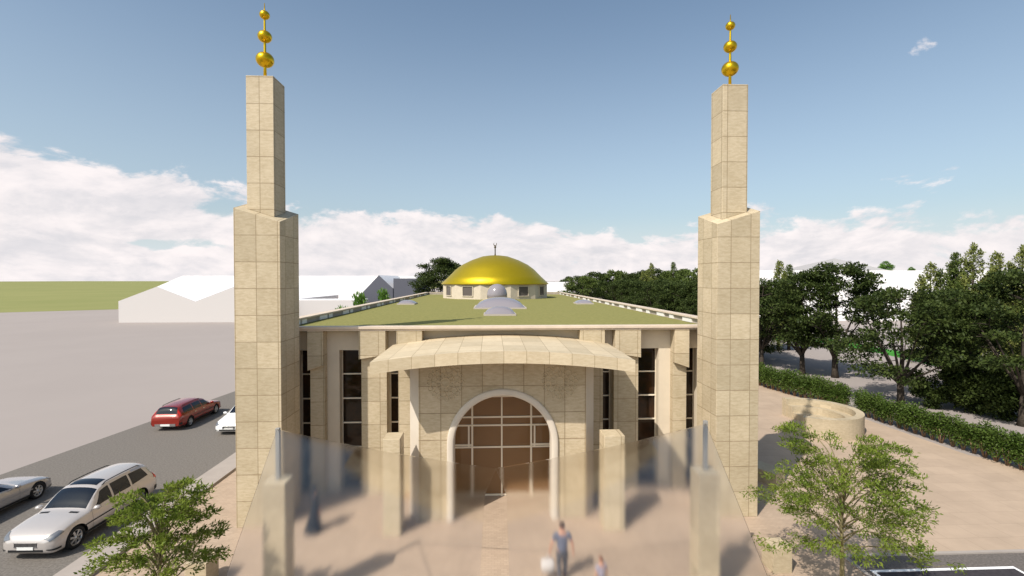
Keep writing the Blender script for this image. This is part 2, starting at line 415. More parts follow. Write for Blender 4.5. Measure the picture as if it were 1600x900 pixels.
class MB:
    def __init__(s):
        s.v = []; s.f = []; s.sm = []

    def add(s, vs, fs, smooth=False):
        o = len(s.v)
        s.v += [tuple(v) for v in vs]
        s.f += [tuple(i + o for i in f) for f in fs]
        s.sm += [smooth] * len(fs)
        return s

    def box(s, x0, x1, y0, y1, z0, z1):
        vs = [(x, y, z) for z in (z0, z1) for y in (y0, y1) for x in (x0, x1)]
        return s.add(vs, [(0, 2, 3, 1), (4, 5, 7, 6), (0, 1, 5, 4), (2, 6, 7, 3), (0, 4, 6, 2), (1, 3, 7, 5)])

    def prism(s, poly, z0, z1):
        """poly: (x, y) counter-clockwise; z1 may be a list of heights per corner"""
        n = len(poly)
        zt = z1 if isinstance(z1, (list, tuple)) else [z1] * n
        zb = z0 if isinstance(z0, (list, tuple)) else [z0] * n
        vs = [(p[0], p[1], zb[i]) for i, p in enumerate(poly)] + [(p[0], p[1], zt[i]) for i, p in enumerate(poly)]
        fs = [tuple(range(n - 1, -1, -1)), tuple(range(n, 2 * n))] + [(i, (i + 1) % n, n + (i + 1) % n, n + i) for i in range(n)]
        return s.add(vs, fs)

    def revolve(s, prof, cx, cy, seg=24, smooth=True, a0=0.0):
        """prof: (r, z) from bottom to top"""
        vs = []
        for r, z in prof:
            for k in range(seg):
                a = a0 + 2 * math.pi * k / seg
                vs.append((cx + r * math.cos(a), cy + r * math.sin(a), z))
        fs = []
        for j in range(len(prof) - 1):
            for k in range(seg):
                k2 = (k + 1) % seg
                fs.append((j * seg + k, j * seg + k2, (j + 1) * seg + k2, (j + 1) * seg + k))
        o = len(vs)
        vs += [(cx, cy, prof[0][1]), (cx, cy, prof[-1][1])]
        t = (len(prof) - 1) * seg
        fs += [(o, (k + 1) % seg, k) for k in range(seg)]
        fs += [(o + 1, t + k, t + (k + 1) % seg) for k in range(seg)]
        return s.add(vs, fs, smooth)

    def tube(s, pts, rad, seg=8, smooth=True):
        pts = [Vector(p) for p in pts]
        if isinstance(rad, (int, float)):
            rad = [rad] * len(pts)
        vs = []
        up = Vector((0, 0, 1))
        d0 = (pts[1] - pts[0]).normalized()
        side = d0.cross(up)
        if side.length < 1e-3:
            side = Vector((1, 0, 0))
        side.normalize()
        for i, p in enumerate(pts):
            d = (pts[min(i + 1, len(pts) - 1)] - pts[max(i - 1, 0)]).normalized()
            side = (side - d * side.dot(d)).normalized()
            b = d.cross(side)
            for k in range(seg):
                a = 2 * math.pi * k / seg
                vs.append(p + (side * math.cos(a) + b * math.sin(a)) * rad[i])
        fs = []
        for j in range(len(pts) - 1):
            for k in range(seg):
                k2 = (k + 1) % seg
                fs.append((j * seg + k, j * seg + k2, (j + 1) * seg + k2, (j + 1) * seg + k))
        fs.append(tuple(range(seg - 1, -1, -1)))
        fs.append(tuple((len(pts) - 1) * seg + k for k in range(seg)))
        return s.add(vs, fs, smooth)

    def mesh(s, name, off=(0, 0, 0), uv=True):
        me = bpy.data.meshes.new(name)
        me.from_pydata(s.v, [], s.f)
        bm = bmesh.new(); bm.from_mesh(me)
        for f, sm in zip(bm.faces, s.sm):
            f.smooth = sm
        bmesh.ops.recalc_face_normals(bm, faces=bm.faces)
        if uv:
            lay = bm.loops.layers.uv.new('UVMap')
            for f in bm.faces:
                n = f.normal
                ax, ay, az = abs(n.x), abs(n.y), abs(n.z)
                for l in f.loops:
                    c = l.vert.co
                    if az > 0.75:
                        l[lay].uv = (c.x, c.y)
                    elif ay >= ax:
                        l[lay].uv = (c.x, c.z)
                    else:
                        l[lay].uv = (c.y, c.z)
        if off != (0, 0, 0):
            bmesh.ops.translate(bm, verts=bm.verts, vec=(-off[0], -off[1], -off[2]))
        bm.to_mesh(me); bm.free()
        return me

    def build(s, name, m, parent=None, off=None, bevel=0.0, uv=True):
        """vertices in world metres; under a parent they are moved to its base"""
        if off is None:
            off = WLOC.get(parent.name, (0, 0, 0)) if parent else (0, 0, 0)
        me = s.mesh(name, off, uv)
        me.materials.append(M[m] if isinstance(m, str) else m)
        o = bpy.data.objects.new(name, me)
        COL.objects.link(o)
        if parent:
            o.parent = parent
            WLOC[o.name] = off
        if bevel:
            b = o.modifiers.new('bevel', 'BEVEL')
            b.width = bevel; b.segments = 2; b.limit_method = 'ANGLE'; b.angle_limit = R(40)
            b.harden_normals = False
        return o


WLOC = {}


def tag(o, label=None, cat=None, group=None, kind=None):
    if label: o['label'] = label
    if cat: o['category'] = cat
    if group: o['group'] = group
    if kind: o['kind'] = kind
    return o


def empty(name, loc, label, cat, group=None, rz=0.0):
    o = bpy.data.objects.new(name, None)
    COL.objects.link(o)
    o.location = loc
    o.rotation_euler = (0, 0, rz)
    o.empty_display_size = 0.3
    WLOC[o.name] = tuple(loc) if rz == 0 else (0, 0, 0)
    return tag(o, label, cat, group)


def copy_tree(o, parent=None):
    c = o.copy(); COL.objects.link(c); c.parent = parent
    for ch in list(o.children):
        copy_tree(ch, c)
    return c


# ------------------------------------------------------------------ the setting
def sheet(name, poly, z, m):
    me = bpy.data.meshes.new(name)
    me.from_pydata([(p[0], p[1], z) for p in poly], [], [tuple(range(len(poly)))])
    me.materials.append(M[m])
    o = bpy.data.objects.new(name, me); COL.objects.link(o)
    return tag(o, kind='structure')


sheet('ground', [(-2500, -200), (2500, -200), (2500, 3000), (-2500, 3000)], -0.008, 'ground')
sheet('field', [(-2400, 150), (-150, 131), (-112, 156), (-60, 190), (-60, 2900), (-2400, 2900)], 0.004, 'field')
sheet('lawn', [(41.74, 72.23), (48.49, 67.44), (48.51, 57.23), (47.12, 48.18), (44.61, 42.44), (47.01, 43.51), (50.75, 51.14), (52.35, 59.74), (52.6, 71.76), (45.66, 79.04)], 0.004, 'lawn')
def rx(y): return -23.12 + 1.99 * (y - 23.49) / 16.73
sheet('road', [(rx(-20), -20), (-13.45, -20), (-13.45, 110), (rx(110), 110)], 0.0, 'asphalt')
kb = MB().prism([(-13.45, -20), (-12.35, -20), (-12.35, 70), (-13.45, 70)], -0.004, 0.11)
tag(kb.build('pavement', 'path'), kind='structure')
sheet('plaza', [(-12.35, -20), (11.75, -20), (11.75, 15.24), (11.749, 24), (-12.35, 40)], 0.004, 'paving')
sheet('plaza_slabs', [(11.75, 15.24), (28, 15.24), (28, 20), (25.0, 24), (24.5, 33), (22.6, 46), (10.4, 46), (10.4, 24), (11.75, 24)], 0.008, 'slabs')
sheet('car_park', [(11.75, -20), (60, -20), (60, 15.24), (11.75, 15.24)], 0.004, 'asphalt2')
sheet('parking_bay', [(12.05, 0), (16.62, 0), (16.62, 14.40), (12.05, 14.40)], 0.008, 'bay')
ln = MB()
for x0, x1, y0, y1 in ((11.96, 16.72, 14.40, 14.52), (11.96, 12.06, 0, 14.40), (16.62, 16.72, 0, 14.40)):
    ln.add([(x0, y0, 0.012), (x1, y0, 0.012), (x1, y1, 0.012), (x0, y1, 0.012)], [(0, 1, 2, 3)])
tag(ln.build('parking_line', 'linepaint'), kind='structure')
kp = MB().prism([(11.62, -20), (11.75, -20), (11.75, 15.24), (28, 15.24), (28, 15.37), (11.62, 15.37)], -0.004, 0.05)
tag(kp.build('kerb', 'path'), kind='structure')

# ------------------------------------------------------------------ mosque
C = 0.45
mq = empty('mosque', (C, 21.0, 0), 'sand coloured stone mosque with golden dome and planted green roof', 'mosque')
YB = 70.5


def bx(a0, a1, y0, y1, z0, z1, mb=None):
    mb = mb or MB()
    return mb.box(C + a0, C + a1, y0, y1, z0, z1)


# plaster front wall with its openings
WT = 6.15
ops = [(2.25, 4.42), (4.90, 5.98), (7.0, 8.12), (8.75, 9.9)]
w = MB()
for s in (-1, 1):
    for a0, a1 in ops:
        lo, hi = sorted((s * a0, s * a1))
        bx(lo, hi, 21.0, 21.6, 0, WT, w)
bx(-9.9, 9.9, 21.0, 21.6, WT, 6.98, w)
bx(-2.25, 2.25, 21.0, 21.6, 5.2, WT - 0.001, w)
w.build('wall', 'plaster', mq)
sw = MB()
bx(-9.9, -9.5, 21.6, YB, 0, 6.98, sw); bx(9.5, 9.9, 21.6, YB, 0, 6.98, sw); bx(-9.5, 9.5, YB - 0.4, YB, 0, 6.98, sw)
y = 25.0
while y < YB - 2:
    bx(-10.1, -9.9, y, y + 1.0, 0, 6.98, sw); bx(9.9, 10.1, y, y + 1.0, 0, 6.98, sw)
    y += 4.2
sw.build('wall', 'stone', mq)
bx(-9.62, 9.62, 20.86, YB - 0.25, 6.98, 7.04).build('green_roof', 'roofgreen', mq)
# pilasters
for s in (-1, 1):
    for a0, a1 in ((3.37, 4.42), (4.90, 5.98), (7.52, 8.12), (8.75, 9.9)):
        lo, hi = sorted((s * a0, s * a1))
        bx(lo, hi, 20.65, 20.998, 0, 7.0).build('pilaster', 'stone', mq, bevel=0.012)
    for a0, a1, zi, zo in ((3.37, 4.44, 6.30, 6.15), (4.90, 6.02, 6.02, 5.84), (7.50, 8.14, 5.60, 5.38), (8.75, 9.9, 5.2, 4.9)):
        lo, hi = sorted((s * a0, s * a1))
        zl, zr = (zi, zo) if s > 0 else (zo, zi)
        MB().prism([(C + lo, 20.40), (C + hi, 20.40), (C + hi, 20.648), (C + lo, 20.648)], [zl, zr, zr, zl], 7.04).build('pilaster_head', 'stone', mq, bevel=0.012)
# parapet and coping
cp = MB()
bx(-9.9, 9.9, 20.40, 20.86, 7.04, 7.12, cp)
bx(-9.95, 9.95, 20.34, 20.80, 7.12, 7.23, cp)
cp.build('coping', 'coping', mq, bevel=0.01)
for s in (-1, 1):
    lo, hi = sorted((s * 9.62, s * 9.9))
    pp = bx(lo, hi, 20.86, YB, 6.98, 7.30).build('parapet', 'parapet_in', mq)
    lo, hi = sorted((s * 9.50, s * 10.0))
    bx(lo, hi, 20.8, YB, 7.30, 7.37).build('parapet_coping', 'coping', pp)
    y = 22.2
    k = 0
    rr = random.Random(4)
    while y < YB - 1.5:
        l_ = (0.9, 0.45)[k % 2] if s < 0 else (0.45, 0.9)[k % 2]
        lo, hi = sorted((s * 9.55, s * 9.618))
        bx(lo, hi, y, y + l_ * (1 + y / 90), 7.06, 7.27).build('vent_panel', 'white_panel', pp)
        y += (1.35, 2.35)[k % 2] * (1 + (y - 22) / 60)
        k += 1
bp_ = bx(-9.6, 9.6, YB - 0.3, YB, 6.98, 7.30).build('parapet', 'parapet_in', mq)
bx(-9.7, 9.7, YB - 0.35, YB + 0.1, 7.30, 7.37).build('parapet_coping', 'coping', bp_)


# windows of the front
def window(a0, a1, ztop, yg=21.42, bars=(5.05, 3.97, 2.89, 1.81, 0.73), jamb=True):
    x0, x1 = C + a0, C + a1
    f = MB()
    for z in bars:
        f.box(x0, x1, yg - 0.05, yg + 0.03, z - 0.024, z + 0.024)
    f.box(x0, x0 + 0.022, yg - 0.045, yg + 0.03, 0, ztop)
    f.box(x1 - 0.022, x1, yg - 0.045, yg + 0.03, 0, ztop)
    f.box(x0 + 0.022, x1 - 0.022, yg - 0.045, yg + 0.03, ztop - 0.04, ztop)
    fo = f.build('window', 'frame', mq)
    MB().box(x0 + 0.01, x1 - 0.01, yg + 0.032, yg + 0.06, 0, ztop).build('pane', 'darkglass', fo)


for s in (-1, 1):
    for a0, a1 in ((4.42, 4.90), (5.98, 7.0), (8.12, 8.75)):
        lo, hi = sorted((s * a0, s * a1))
        window(lo, hi, WT)

# canopy over the entrance: a shallow barrel of stone slabs
HW = 4.58


def ctop(a): return 6.73 - 0.35 * (a / HW) ** 2


cn = MB()
NS = 24
A = [-HW + 2 * HW * i / NS for i in range(NS + 1)]
rows = []
for a in A:
    rows.append([(C + a, 16.5, ctop(a) - 0.42), (C + a, 16.5, ctop(a)), (C + a, 20.399, ctop(a) + 0.07), (C + a, 20.399, ctop(a) - 0.42)])
vs = [p for r in rows for p in r]
fs = []
for i in range(NS):
    for j in range(4):
        j2 = (j + 1) % 4
        fs.append((i * 4 + j, (i + 1) * 4 + j, (i + 1) * 4 + j2, i * 4 + j2))
fs += [(0, 1, 2, 3), tuple(NS * 4 + j for j in (3, 2, 1, 0))]
cn.add(vs, fs)
cn.build('canopy', 'stone_roof', mq)
cb = MB()
A2 = [-3.36 + 6.72 * i / 16 for i in range(17)]
vs = [p for a in A2 for p in [(C + a, 20.402, ctop(a) - 0.42), (C + a, 20.402, ctop(a) + 0.068), (C + a, 20.998, ctop(a) + 0.075), (C + a, 20.998, ctop(a) - 0.42)]]
fs = []
for i in range(16):
    for j in range(4):
        j2 = (j + 1) % 4
        fs.append((i * 4 + j, (i + 1) * 4 + j, (i + 1) * 4 + j2, i * 4 + j2))
fs += [(0, 1, 2, 3), tuple(64 + j for j in (3, 2, 1, 0))]
cb.add(vs, fs)
cb.build('canopy_back', 'stone_roof', mq)

# portal slab with the round arch
RI, ZC = 1.90, 2.90
xs = sorted(set([-3.2, -2.8, -2.4] + [round(-RI * math.cos(math.pi * i / 40), 5) for i in range(41)] + [2.4, 2.8, 3.2]))
pa = MB()


def zbot(x): return 0.0 if abs(x) >= RI else ZC + math.sqrt(max(0, RI * RI - x * x))


for i in range(len(xs) - 1):
    x0, x1 = xs[i], xs[i + 1]
    b0, b1 = zbot(x0), zbot(x1)
    if abs(x0) <= RI and abs(x1) <= RI:
        b0 = ZC if abs(x0) >= RI - 1e-6 else b0
        b1 = ZC if abs(x1) >= RI - 1e-6 else b1
    else:
        b0 = b1 = 0.0
    t0, t1 = ctop(x0) - 0.44, ctop(x1) - 0.44
    k = 3.6 / 3.2
    X0, X1 = (x0 * k, x1 * k) if False else (x0, x1)
    pa.add([(C + x0, 18.25, b0), (C + x1, 18.25, b1), (C + x1, 18.25, t1), (C + x0, 18.25, t0),
            (C + X0, 18.8, b0), (C + X1, 18.8, b1), (C + X1, 18.8, t1), (C + X0, 18.8, t0)],
           [(0, 1, 2, 3), (5, 4, 7, 6), (0, 4, 5, 1), (3, 2, 6, 7)])
for x in (-RI, RI):
    pa.add([(C + x, 18.25, 0), (C + x, 18.8, 0), (C + x, 18.8, ZC), (C + x, 18.25, ZC)], [(0, 1, 2, 3)])
bmesh_portal = pa.build('portal_wall', 'stone_arch', mq)
for s in (-1, 1):
    poly = [(C + s * 3.2, 18.25), (C + s * 3.62, 18.85), (C + s * 3.2, 18.85)]
    if s < 0: poly = poly[::-1]
    MB().prism(poly, 0, ctop(3.4) - 0.43).build('portal_return', 'plaster_white', mq)
# arch moulding swept round the opening
prof = [(1.865, 18.84), (1.865, 18.24), (1.885, 18.19), (1.93, 18.165), (2.08, 18.165), (2.12, 18.185), (2.135, 18.23), (2.135, 18.262)]
path = [(1, 0.0, 0.0, 1)] + [(math.cos(t), math.sin(t), ZC, 1) for t in [math.pi * i / 40 for i in range(41)]]
vs = []
sec = [(1.0, 0.0, 0.0)] + [(math.cos(math.pi * i / 48), math.sin(math.pi * i / 48), ZC) for i in range(49)] + [(-1.0, 0.0, 0.0)]
for cx, sz, zb in sec:
    for r, yy in prof:
        vs.append((C + cx * r, yy, zb + sz * r))
n = len(prof)
fs = [(i * n + j, (i + 1) * n + j, (i + 1) * n + j + 1, i * n + j + 1) for i in range(len(sec) - 1) for j in range(n - 1)]
MB().add(vs, fs, True).build('arch_moulding', 'plaster_white', mq)


# lacework rosettes in relief on the portal wall
def rosette(cx, cz):
    mb = MB()

    def ring(r, t, seg=40, x0=0.0, z0=0.0):
        vs, fs = [], []
        for k in range(seg):
            a = 2 * math.pi * k / seg
            for rr_, yy_ in ((r - t, 18.249), (r - t * 0.5, 18.228), (r + t * 0.5, 18.228), (r + t, 18.249)):
                vs.append((cx + x0 + rr_ * math.cos(a), yy_, cz + z0 + rr_ * math.sin(a)))
        for k in range(seg):
            k2 = (k + 1) % seg
            fs += [(4 * k + q, 4 * k + q + 1, 4 * k2 + q + 1, 4 * k2 + q) for q in range(3)]
        mb.add(vs, fs)
    ring(0.16, 0.018, 20)
    for k in range(12):
        a = 2 * math.pi * k / 12
        ring(0.085, 0.016, 12, 0.26 * math.cos(a), 0.26 * math.sin(a))
        a += math.pi / 12
        ring(0.11, 0.018, 12, 0.46 * math.cos(a), 0.46 * math.sin(a))
    for k in range(16):
        a = 2 * math.pi * k / 16
        ring(0.085, 0.016, 10, 0.62 * math.cos(a), 0.62 * math.sin(a))
    mb.build('rosette', 'stone_roof', mq)


rosette(C - 2.18, 5.30)
rosette(C + 2.18, 5.30)

# glazed entrance behind the portal
YG = 20.30
dr = MB()
for a in (-1.25, 0, 1.25):
    t = 0.038 if a else 0.032
    dr.box(C + a - t, C + a + t, YG - 0.06, YG + 0.03, 0, 5.15)
for a in (-2.2, 2.2):
    dr.box(C + a - 0.05, C + a + 0.05, YG - 0.06, YG + 0.03, 0, 5.15)
for z in (4.26, 3.38, 3.03, 2.10, 0.06):
    dr.box(C - 2.2, C + 2.2, YG - 0.052, YG + 0.022, z - 0.033, z + 0.033)
for s in (-1, 1):
    lo, hi = sorted((s * 1.36, s * 1.43))
    dr.box(C + lo, C + hi, YG - 0.058, YG + 0.025, 2.10, 3.03)
    lo, hi = sorted((s * 1.25, s * 2.2))
    dr.box(C + lo, C + hi, YG - 0.056, YG + 0.024, 2.16, 2.23)
dr.box(C - 2.25, C + 2.25, YG - 0.07, 21.0, 5.15, 5.25)
df = dr.build('entrance_screen', 'frame', mq)
MB().box(C - 2.2, C + 2.2, YG - 0.01, YG, 0, 5.15).build('pane', 'doorglass', df)
MB().box(C - 2.32, C - 2.25, YG, 21.0, 0, 5.15).build('vestibule_side', 'plaster', mq)
MB().box(C + 2.25, C + 2.32, YG, 21.0, 0, 5.15).build('vestibule_side', 'plaster', mq)
hall = MB()
hall.box(C - 4, C + 4, 24.2, 27.2, 0, 5.2); hall.box(C - 4.2, C - 4, 21.6, 27.2, 0, 5.2); hall.box(C + 4, C + 4.2, 21.6, 27.2, 0, 5.2)
hall.box(C - 4.2, C + 4.2, 21.6, 27.2, 5.2, 5.3)
hall.build('hall', 'inside_wall', mq)
MB().box(C - 4.2, C + 4.2, YG + 0.03, 24.2, 0.006, 0.012).build('hall_floor', 'inside_floor', mq)

# dome on its drum
DX, DY, DR = C + 0.05, 58.2, 6.42
seg = 12
a0 = math.pi / seg
dm = MB().revolve([(DR * 0.985, 7.03), (DR * 0.985, 8.72)], DX, DY, seg, False, a0).build('drum', 'drum', mq)
for k in range(seg):
    a = a0 + 2 * math.pi * (k + 0.5) / seg
    if k % 1 == 0:
        ap = DR * 0.985 * math.cos(math.pi / seg)
        u = Vector((math.cos(a), math.sin(a), 0)); t = Vector((-math.sin(a), math.cos(a), 0))
        c0 = Vector((DX, DY, 0)) + u * (ap + 0.004)
        wmb = MB()
        pts = []
        for (ss, z) in ((-0.62, 7.42), (0.62, 7.42), (0.62, 8.42), (-0.62, 8.42)):
            for dd in (-0.02, 0.006):
                p = c0 + t * ss + u * dd
                pts.append((p.x, p.y, z))
        wmb.add([pts[i] for i in (0, 2, 4, 6, 1, 3, 5, 7)], [(0, 1, 2, 3), (4, 5, 6, 7), (0, 1, 5, 4), (1, 2, 6, 5), (2, 3, 7, 6), (3, 0, 4, 7)])
        wo = wmb.build('window', 'drumdark', dm)
        fm = MB()
        for (s0, s1, z0_, z1_) in ((-0.70, -0.62, 7.34, 8.50), (0.62, 0.70, 7.34, 8.50), (-0.62, 0.62, 7.34, 7.42), (-0.62, 0.62, 8.42, 8.50)):
            vv_ = []
            for z in (z0_, z1_):
                for ss in (s0, s1):
                    for dd in (-0.02, 0.09):
                        p = c0 + t * ss + u * dd
                        vv_.append((p.x, p.y, z))
            fm.add(vv_, [(0, 1, 3, 2), (4, 6, 7, 5), (0, 2, 6, 4), (1, 5, 7, 3), (0, 4, 5, 1), (2, 3, 7, 6)])
        fm.build('window_surround', 'drum', wo)
dp = [(DR + 0.02, 8.66), (DR + 0.06, 8.72), (DR * 0.87, 9.55), (DR * 0.74, 10.40), (DR * 0.62, 10.98), (DR * 0.44, 11.55), (DR * 0.24, 12.0), (DR * 0.10, 12.12)]
dome = MB().revolve(dp, DX, DY, 28, True, a0).build('dome', 'golddome', mq)
fin = MB().revolve([(0.10, 12.05), (0.07, 12.4), (0.07, 13.0), (0.14, 13.08), (0.14, 13.2), (0.07, 13.28)], DX, DY, 10)
cr = [(DX + 0.17 * math.cos(t), DY, 13.5 + 0.2 * math.sin(t)) for t in [R(130 + 280 * i / 12) for i in range(13)]]
fin.tube(cr, [0.02 + 0.045 * math.sin(math.pi * i / 12) for i in range(13)], 6)
fin.build('dome_finial', 'bronze', dome)


def dome_skylight(x, y, wx, wy, h, round_=False):
    b = MB().box(x - wx / 2, x + wx / 2, y - wy / 2, y + wy / 2, 7.04, 7.14)
    base = b.build('skylight', 'curb', mq)
    n = 12
    vs, fs = [], []
    for j in range(n + 1):
        for i in range(n + 1):
            u, v = i / n * 2 - 1, j / n * 2 - 1
            k = 0.95
            hh = h * ((1 - abs(u) ** 2.2) * (1 - abs(v) ** 2.2)) ** 0.62
            if round_:
                r_ = math.hypot(u, v)
                hh = h * math.sqrt(max(0, 1 - min(1, r_) ** 2))
            vs.append((x + u * wx / 2 * k, y + v * wy / 2 * k, 7.143 + hh))
    for j in range(n):
        for i in range(n):
            a = j * (n + 1) + i
            fs.append((a, a + 1, a + n + 2, a + n + 1))
    MB().add(vs, fs, True).build('skylight_dome', 'acrylic', base)


dome_skylight(C + 0.22, 37.2, 3.9, 4.0, 0.72)
dome_skylight(C + 0.08, 29.5, 1.95, 1.7, 0.42)
sb = MB().box(C - 0.95, C + 1.25, 46.8, 49.0, 7.04, 7.35).build('skylight', 'drum', mq)
MB().revolve([(1.0, 7.352), (1.02, 7.72), (0.93, 8.15), (0.72, 8.5), (0.42, 8.70), (0.12, 8.77)], C + 0.15, 47.9, 24).build('skylight_dome', 'acrylic', sb)
dome_skylight(C - 7.8, 42.6, 1.5, 1.9, 0.27)
dome_skylight(C + 7.8, 42.6, 1.5, 1.9, 0.27)


# ------------------------------------------------------------------ minarets
def minaret(s, label):
    xo, xi = C + s * 9.88, C + s * 8.21
    x0, x1 = min(xo, xi), max(xo, xi)
    y0, y1 = 18.05, 19.78
    t = empty('minaret', ((x0 + x1) / 2, (y0 + y1) / 2, 0), label, 'minaret', 'pair of stone minarets')
    zi, zm, zo = 11.33, 11.84, 12.35
    if s < 0:
        poly = [(x0, y0), (x1, y0), (x1, y1), (x0, y1)]; zt = [zm, zi, zm, zo]
    else:
        poly = [(x0, y0), (x1, y0), (x1, y1), (x0, y1)]; zt = [zi, zm, zo, zm]
    MB().prism(poly, 0, zt).build('lower_shaft', 'stone_tower', t, bevel=0.012)
    ua, ub = sorted((C + s * 9.56, C + s * 8.56))
    v0, v1 = 18.40, 19.40

    def pz(x, y):
        dx = (x - x0) if s > 0 else (x1 - x)
        return zi + (zm - zi) * (dx / (x1 - x0)) + (zm - zi) * ((y - y0) / (y1 - y0))
    poly = [(ua, v0), (ub, v0), (ub, v1), (ua, v1)]
    MB().prism(poly, [pz(*p) + 0.004 for p in poly], 16.8).build('upper_shaft', 'stone_tower', t, bevel=0.012)
    cx, cy = (ua + ub) / 2 + s * 0.02, (v0 + v1) / 2
    fo = MB().revolve([(0.065, 16.8), (0.055, 17.4), (0.045, 18.4), (0.035, 19.25), (0.012, 19.75)], cx, cy, 10).build('finial', 'gold', t)
    for z, r in ((17.60, 0.325), (18.48, 0.255), (19.30, 0.185)):
        prof = [(r * math.sin(math.pi * i / 20) if 0 < i < 20 else 0.01, z - r * 0.88 * math.cos(math.pi * i / 20)) for i in range(21)]
        MB().revolve(prof, cx, cy, 32).build('ball', 'gold', fo)


minaret(-1, 'tall square stone minaret at the left front corner, its flank in shade')
minaret(1, 'tall square stone minaret at the right front corner beside the dark trees')


# ------------------------------------------------------------------ forecourt pillars, blocks, glass
def pillar(x, y, w, d, h, label, post=0.0, group=None, m='stone'):
    t = empty('stone_pillar', (x, y, 0), label, 'pillar', group)
    MB().box(x - w / 2, x + w / 2, y - d / 2, y + d / 2, 0, h).build('pillar_shaft', m, t, bevel=0.015)
    if post:
        MB().box(x - 0.055, x + 0.055, y - 0.05, y + 0.05, h, h + post).build('post', 'steel', t, bevel=0.008)
    return t


pillar(-3.56, 17.62, 0.60, 0.80, 3.50, 'square stone pillar left of the arch, in front of the slit window', group='pillars beside the arch')
pillar(4.50, 17.62, 0.76, 0.80, 3.50, 'square stone pillar right of the arch with a long shadow on the paving', group='pillars beside the arch')
pillar(-5.86, 13.4, 0.60, 0.60, 3.70, 'stone pillar with a steel post, behind the left glass sheet near the woman', 1.42, 'pillars carrying the glass canopy', 'stone_plain')
pillar(6.12, 13.4, 0.62, 0.60, 3.75, 'stone pillar with a steel post, behind the right glass sheet', 1.42, 'pillars carrying the glass canopy', 'stone_plain')


def block(x0, x1, y0, y1, h, label):
    o = MB().box(x0, x1, y0, y1, 0, h).build('stone_block', 'stone_plain', bevel=0.012)
    tag(o, label, 'stone block', 'stone blocks at the pavement edges')


block(8.80, 9.42, 14.48, 15.12, 0.8, 'square stone block beside the young tree on the right')
block(-9.06, -8.43, 14.44, 15.10, 0.8, 'square stone block beside the young tree on the left')
lw = MB().prism([(12.59, 20.54), (13.35, 21.10), (11.6, 24.4), (10.7, 24.0)], 0, 0.58)
tag(lw.build('stone_bench', 'stone_plain', bevel=0.015), 'low angular stone bench in the shade of the right minaret', 'bench')

# curved amphitheatre bench
rb = empty('curved_bench', (20, 29, 0), 'round stone seating wall with inner steps, open towards the mosque', 'bench')


def arc_wall(r0, r1, a0, a1, h, n=40):
    vs, fs = [], []
    for i in range(n + 1):
        a = R(a0 + (a1 - a0) * i / n)
        for r in (r0, r1):
            for z in (0, h):
                vs.append((20 + r * math.cos(a), 29 + r * math.sin(a), z))
    for i in range(n):
        k, j = i * 4, i * 4 + 4
        fs += [(k, j, j + 1, k + 1), (k + 2, k + 3, j + 3, j + 2), (k + 1, j + 1, j + 3, k + 3), (k, k + 2, j + 2, j)]
    fs += [(0, 1, 3, 2), (n * 4, n * 4 + 2, n * 4 + 3, n * 4 + 1)]
    return MB().add(vs, fs)


o = arc_wall(2.25, 2.68, -134, 95, 1.2).build('back_wall', 'stone_plain', rb)
o = arc_wall(1.75, 2.25, -75, 94, 0.82).build('step', 'stone_plain', rb)
o = arc_wall(1.20, 1.75, -55, 93, 0.42).build('step', 'stone_plain', rb)

# frosted glass wings of the entrance canopy
gm = bpy.data.materials.new('misted canopy glass')
gm.use_nodes = True
nt = gm.node_tree
nt.nodes.clear()
gout = N(nt, 'ShaderNodeOutputMaterial')
rf = N(nt, 'ShaderNodeBsdfRefraction', i_IOR=1.04, i_Roughness=0.235)
rf.inputs[0].default_value = (1.0, 0.995, 0.99, 1)
tr = N(nt, 'ShaderNodeBsdfTransparent')
tr.inputs[0].default_value = (0.97, 0.95, 0.93, 1)
gl = N(nt, 'ShaderNodeBsdfGlossy', i_Roughness=0.08)
a_ = N(nt, 'ShaderNodeMixShader')
a_.inputs[0].default_value = 1.0
nt.links.new(tr.outputs[0], a_.inputs[1]); nt.links.new(rf.outputs[0], a_.inputs[2])
b_ = N(nt, 'ShaderNodeMixShader')
lw_ = N(nt, 'ShaderNodeLayerWeight', i_Blend=0.5)
nt.links.new(MATH(nt, 'ADD', MATH(nt, 'MULTIPLY', MATH(nt, 'POWER', lw_.outputs['Facing'], 4.0), 0.35), 0.03, clamp=True), b_.inputs[0])
nt.links.new(a_.outputs[0], b_.inputs[1]); nt.links.new(gl.outputs[0], b_.inputs[2])
nt.links.new(b_.outputs[0], gout.inputs[0])
M['misted'] = gm


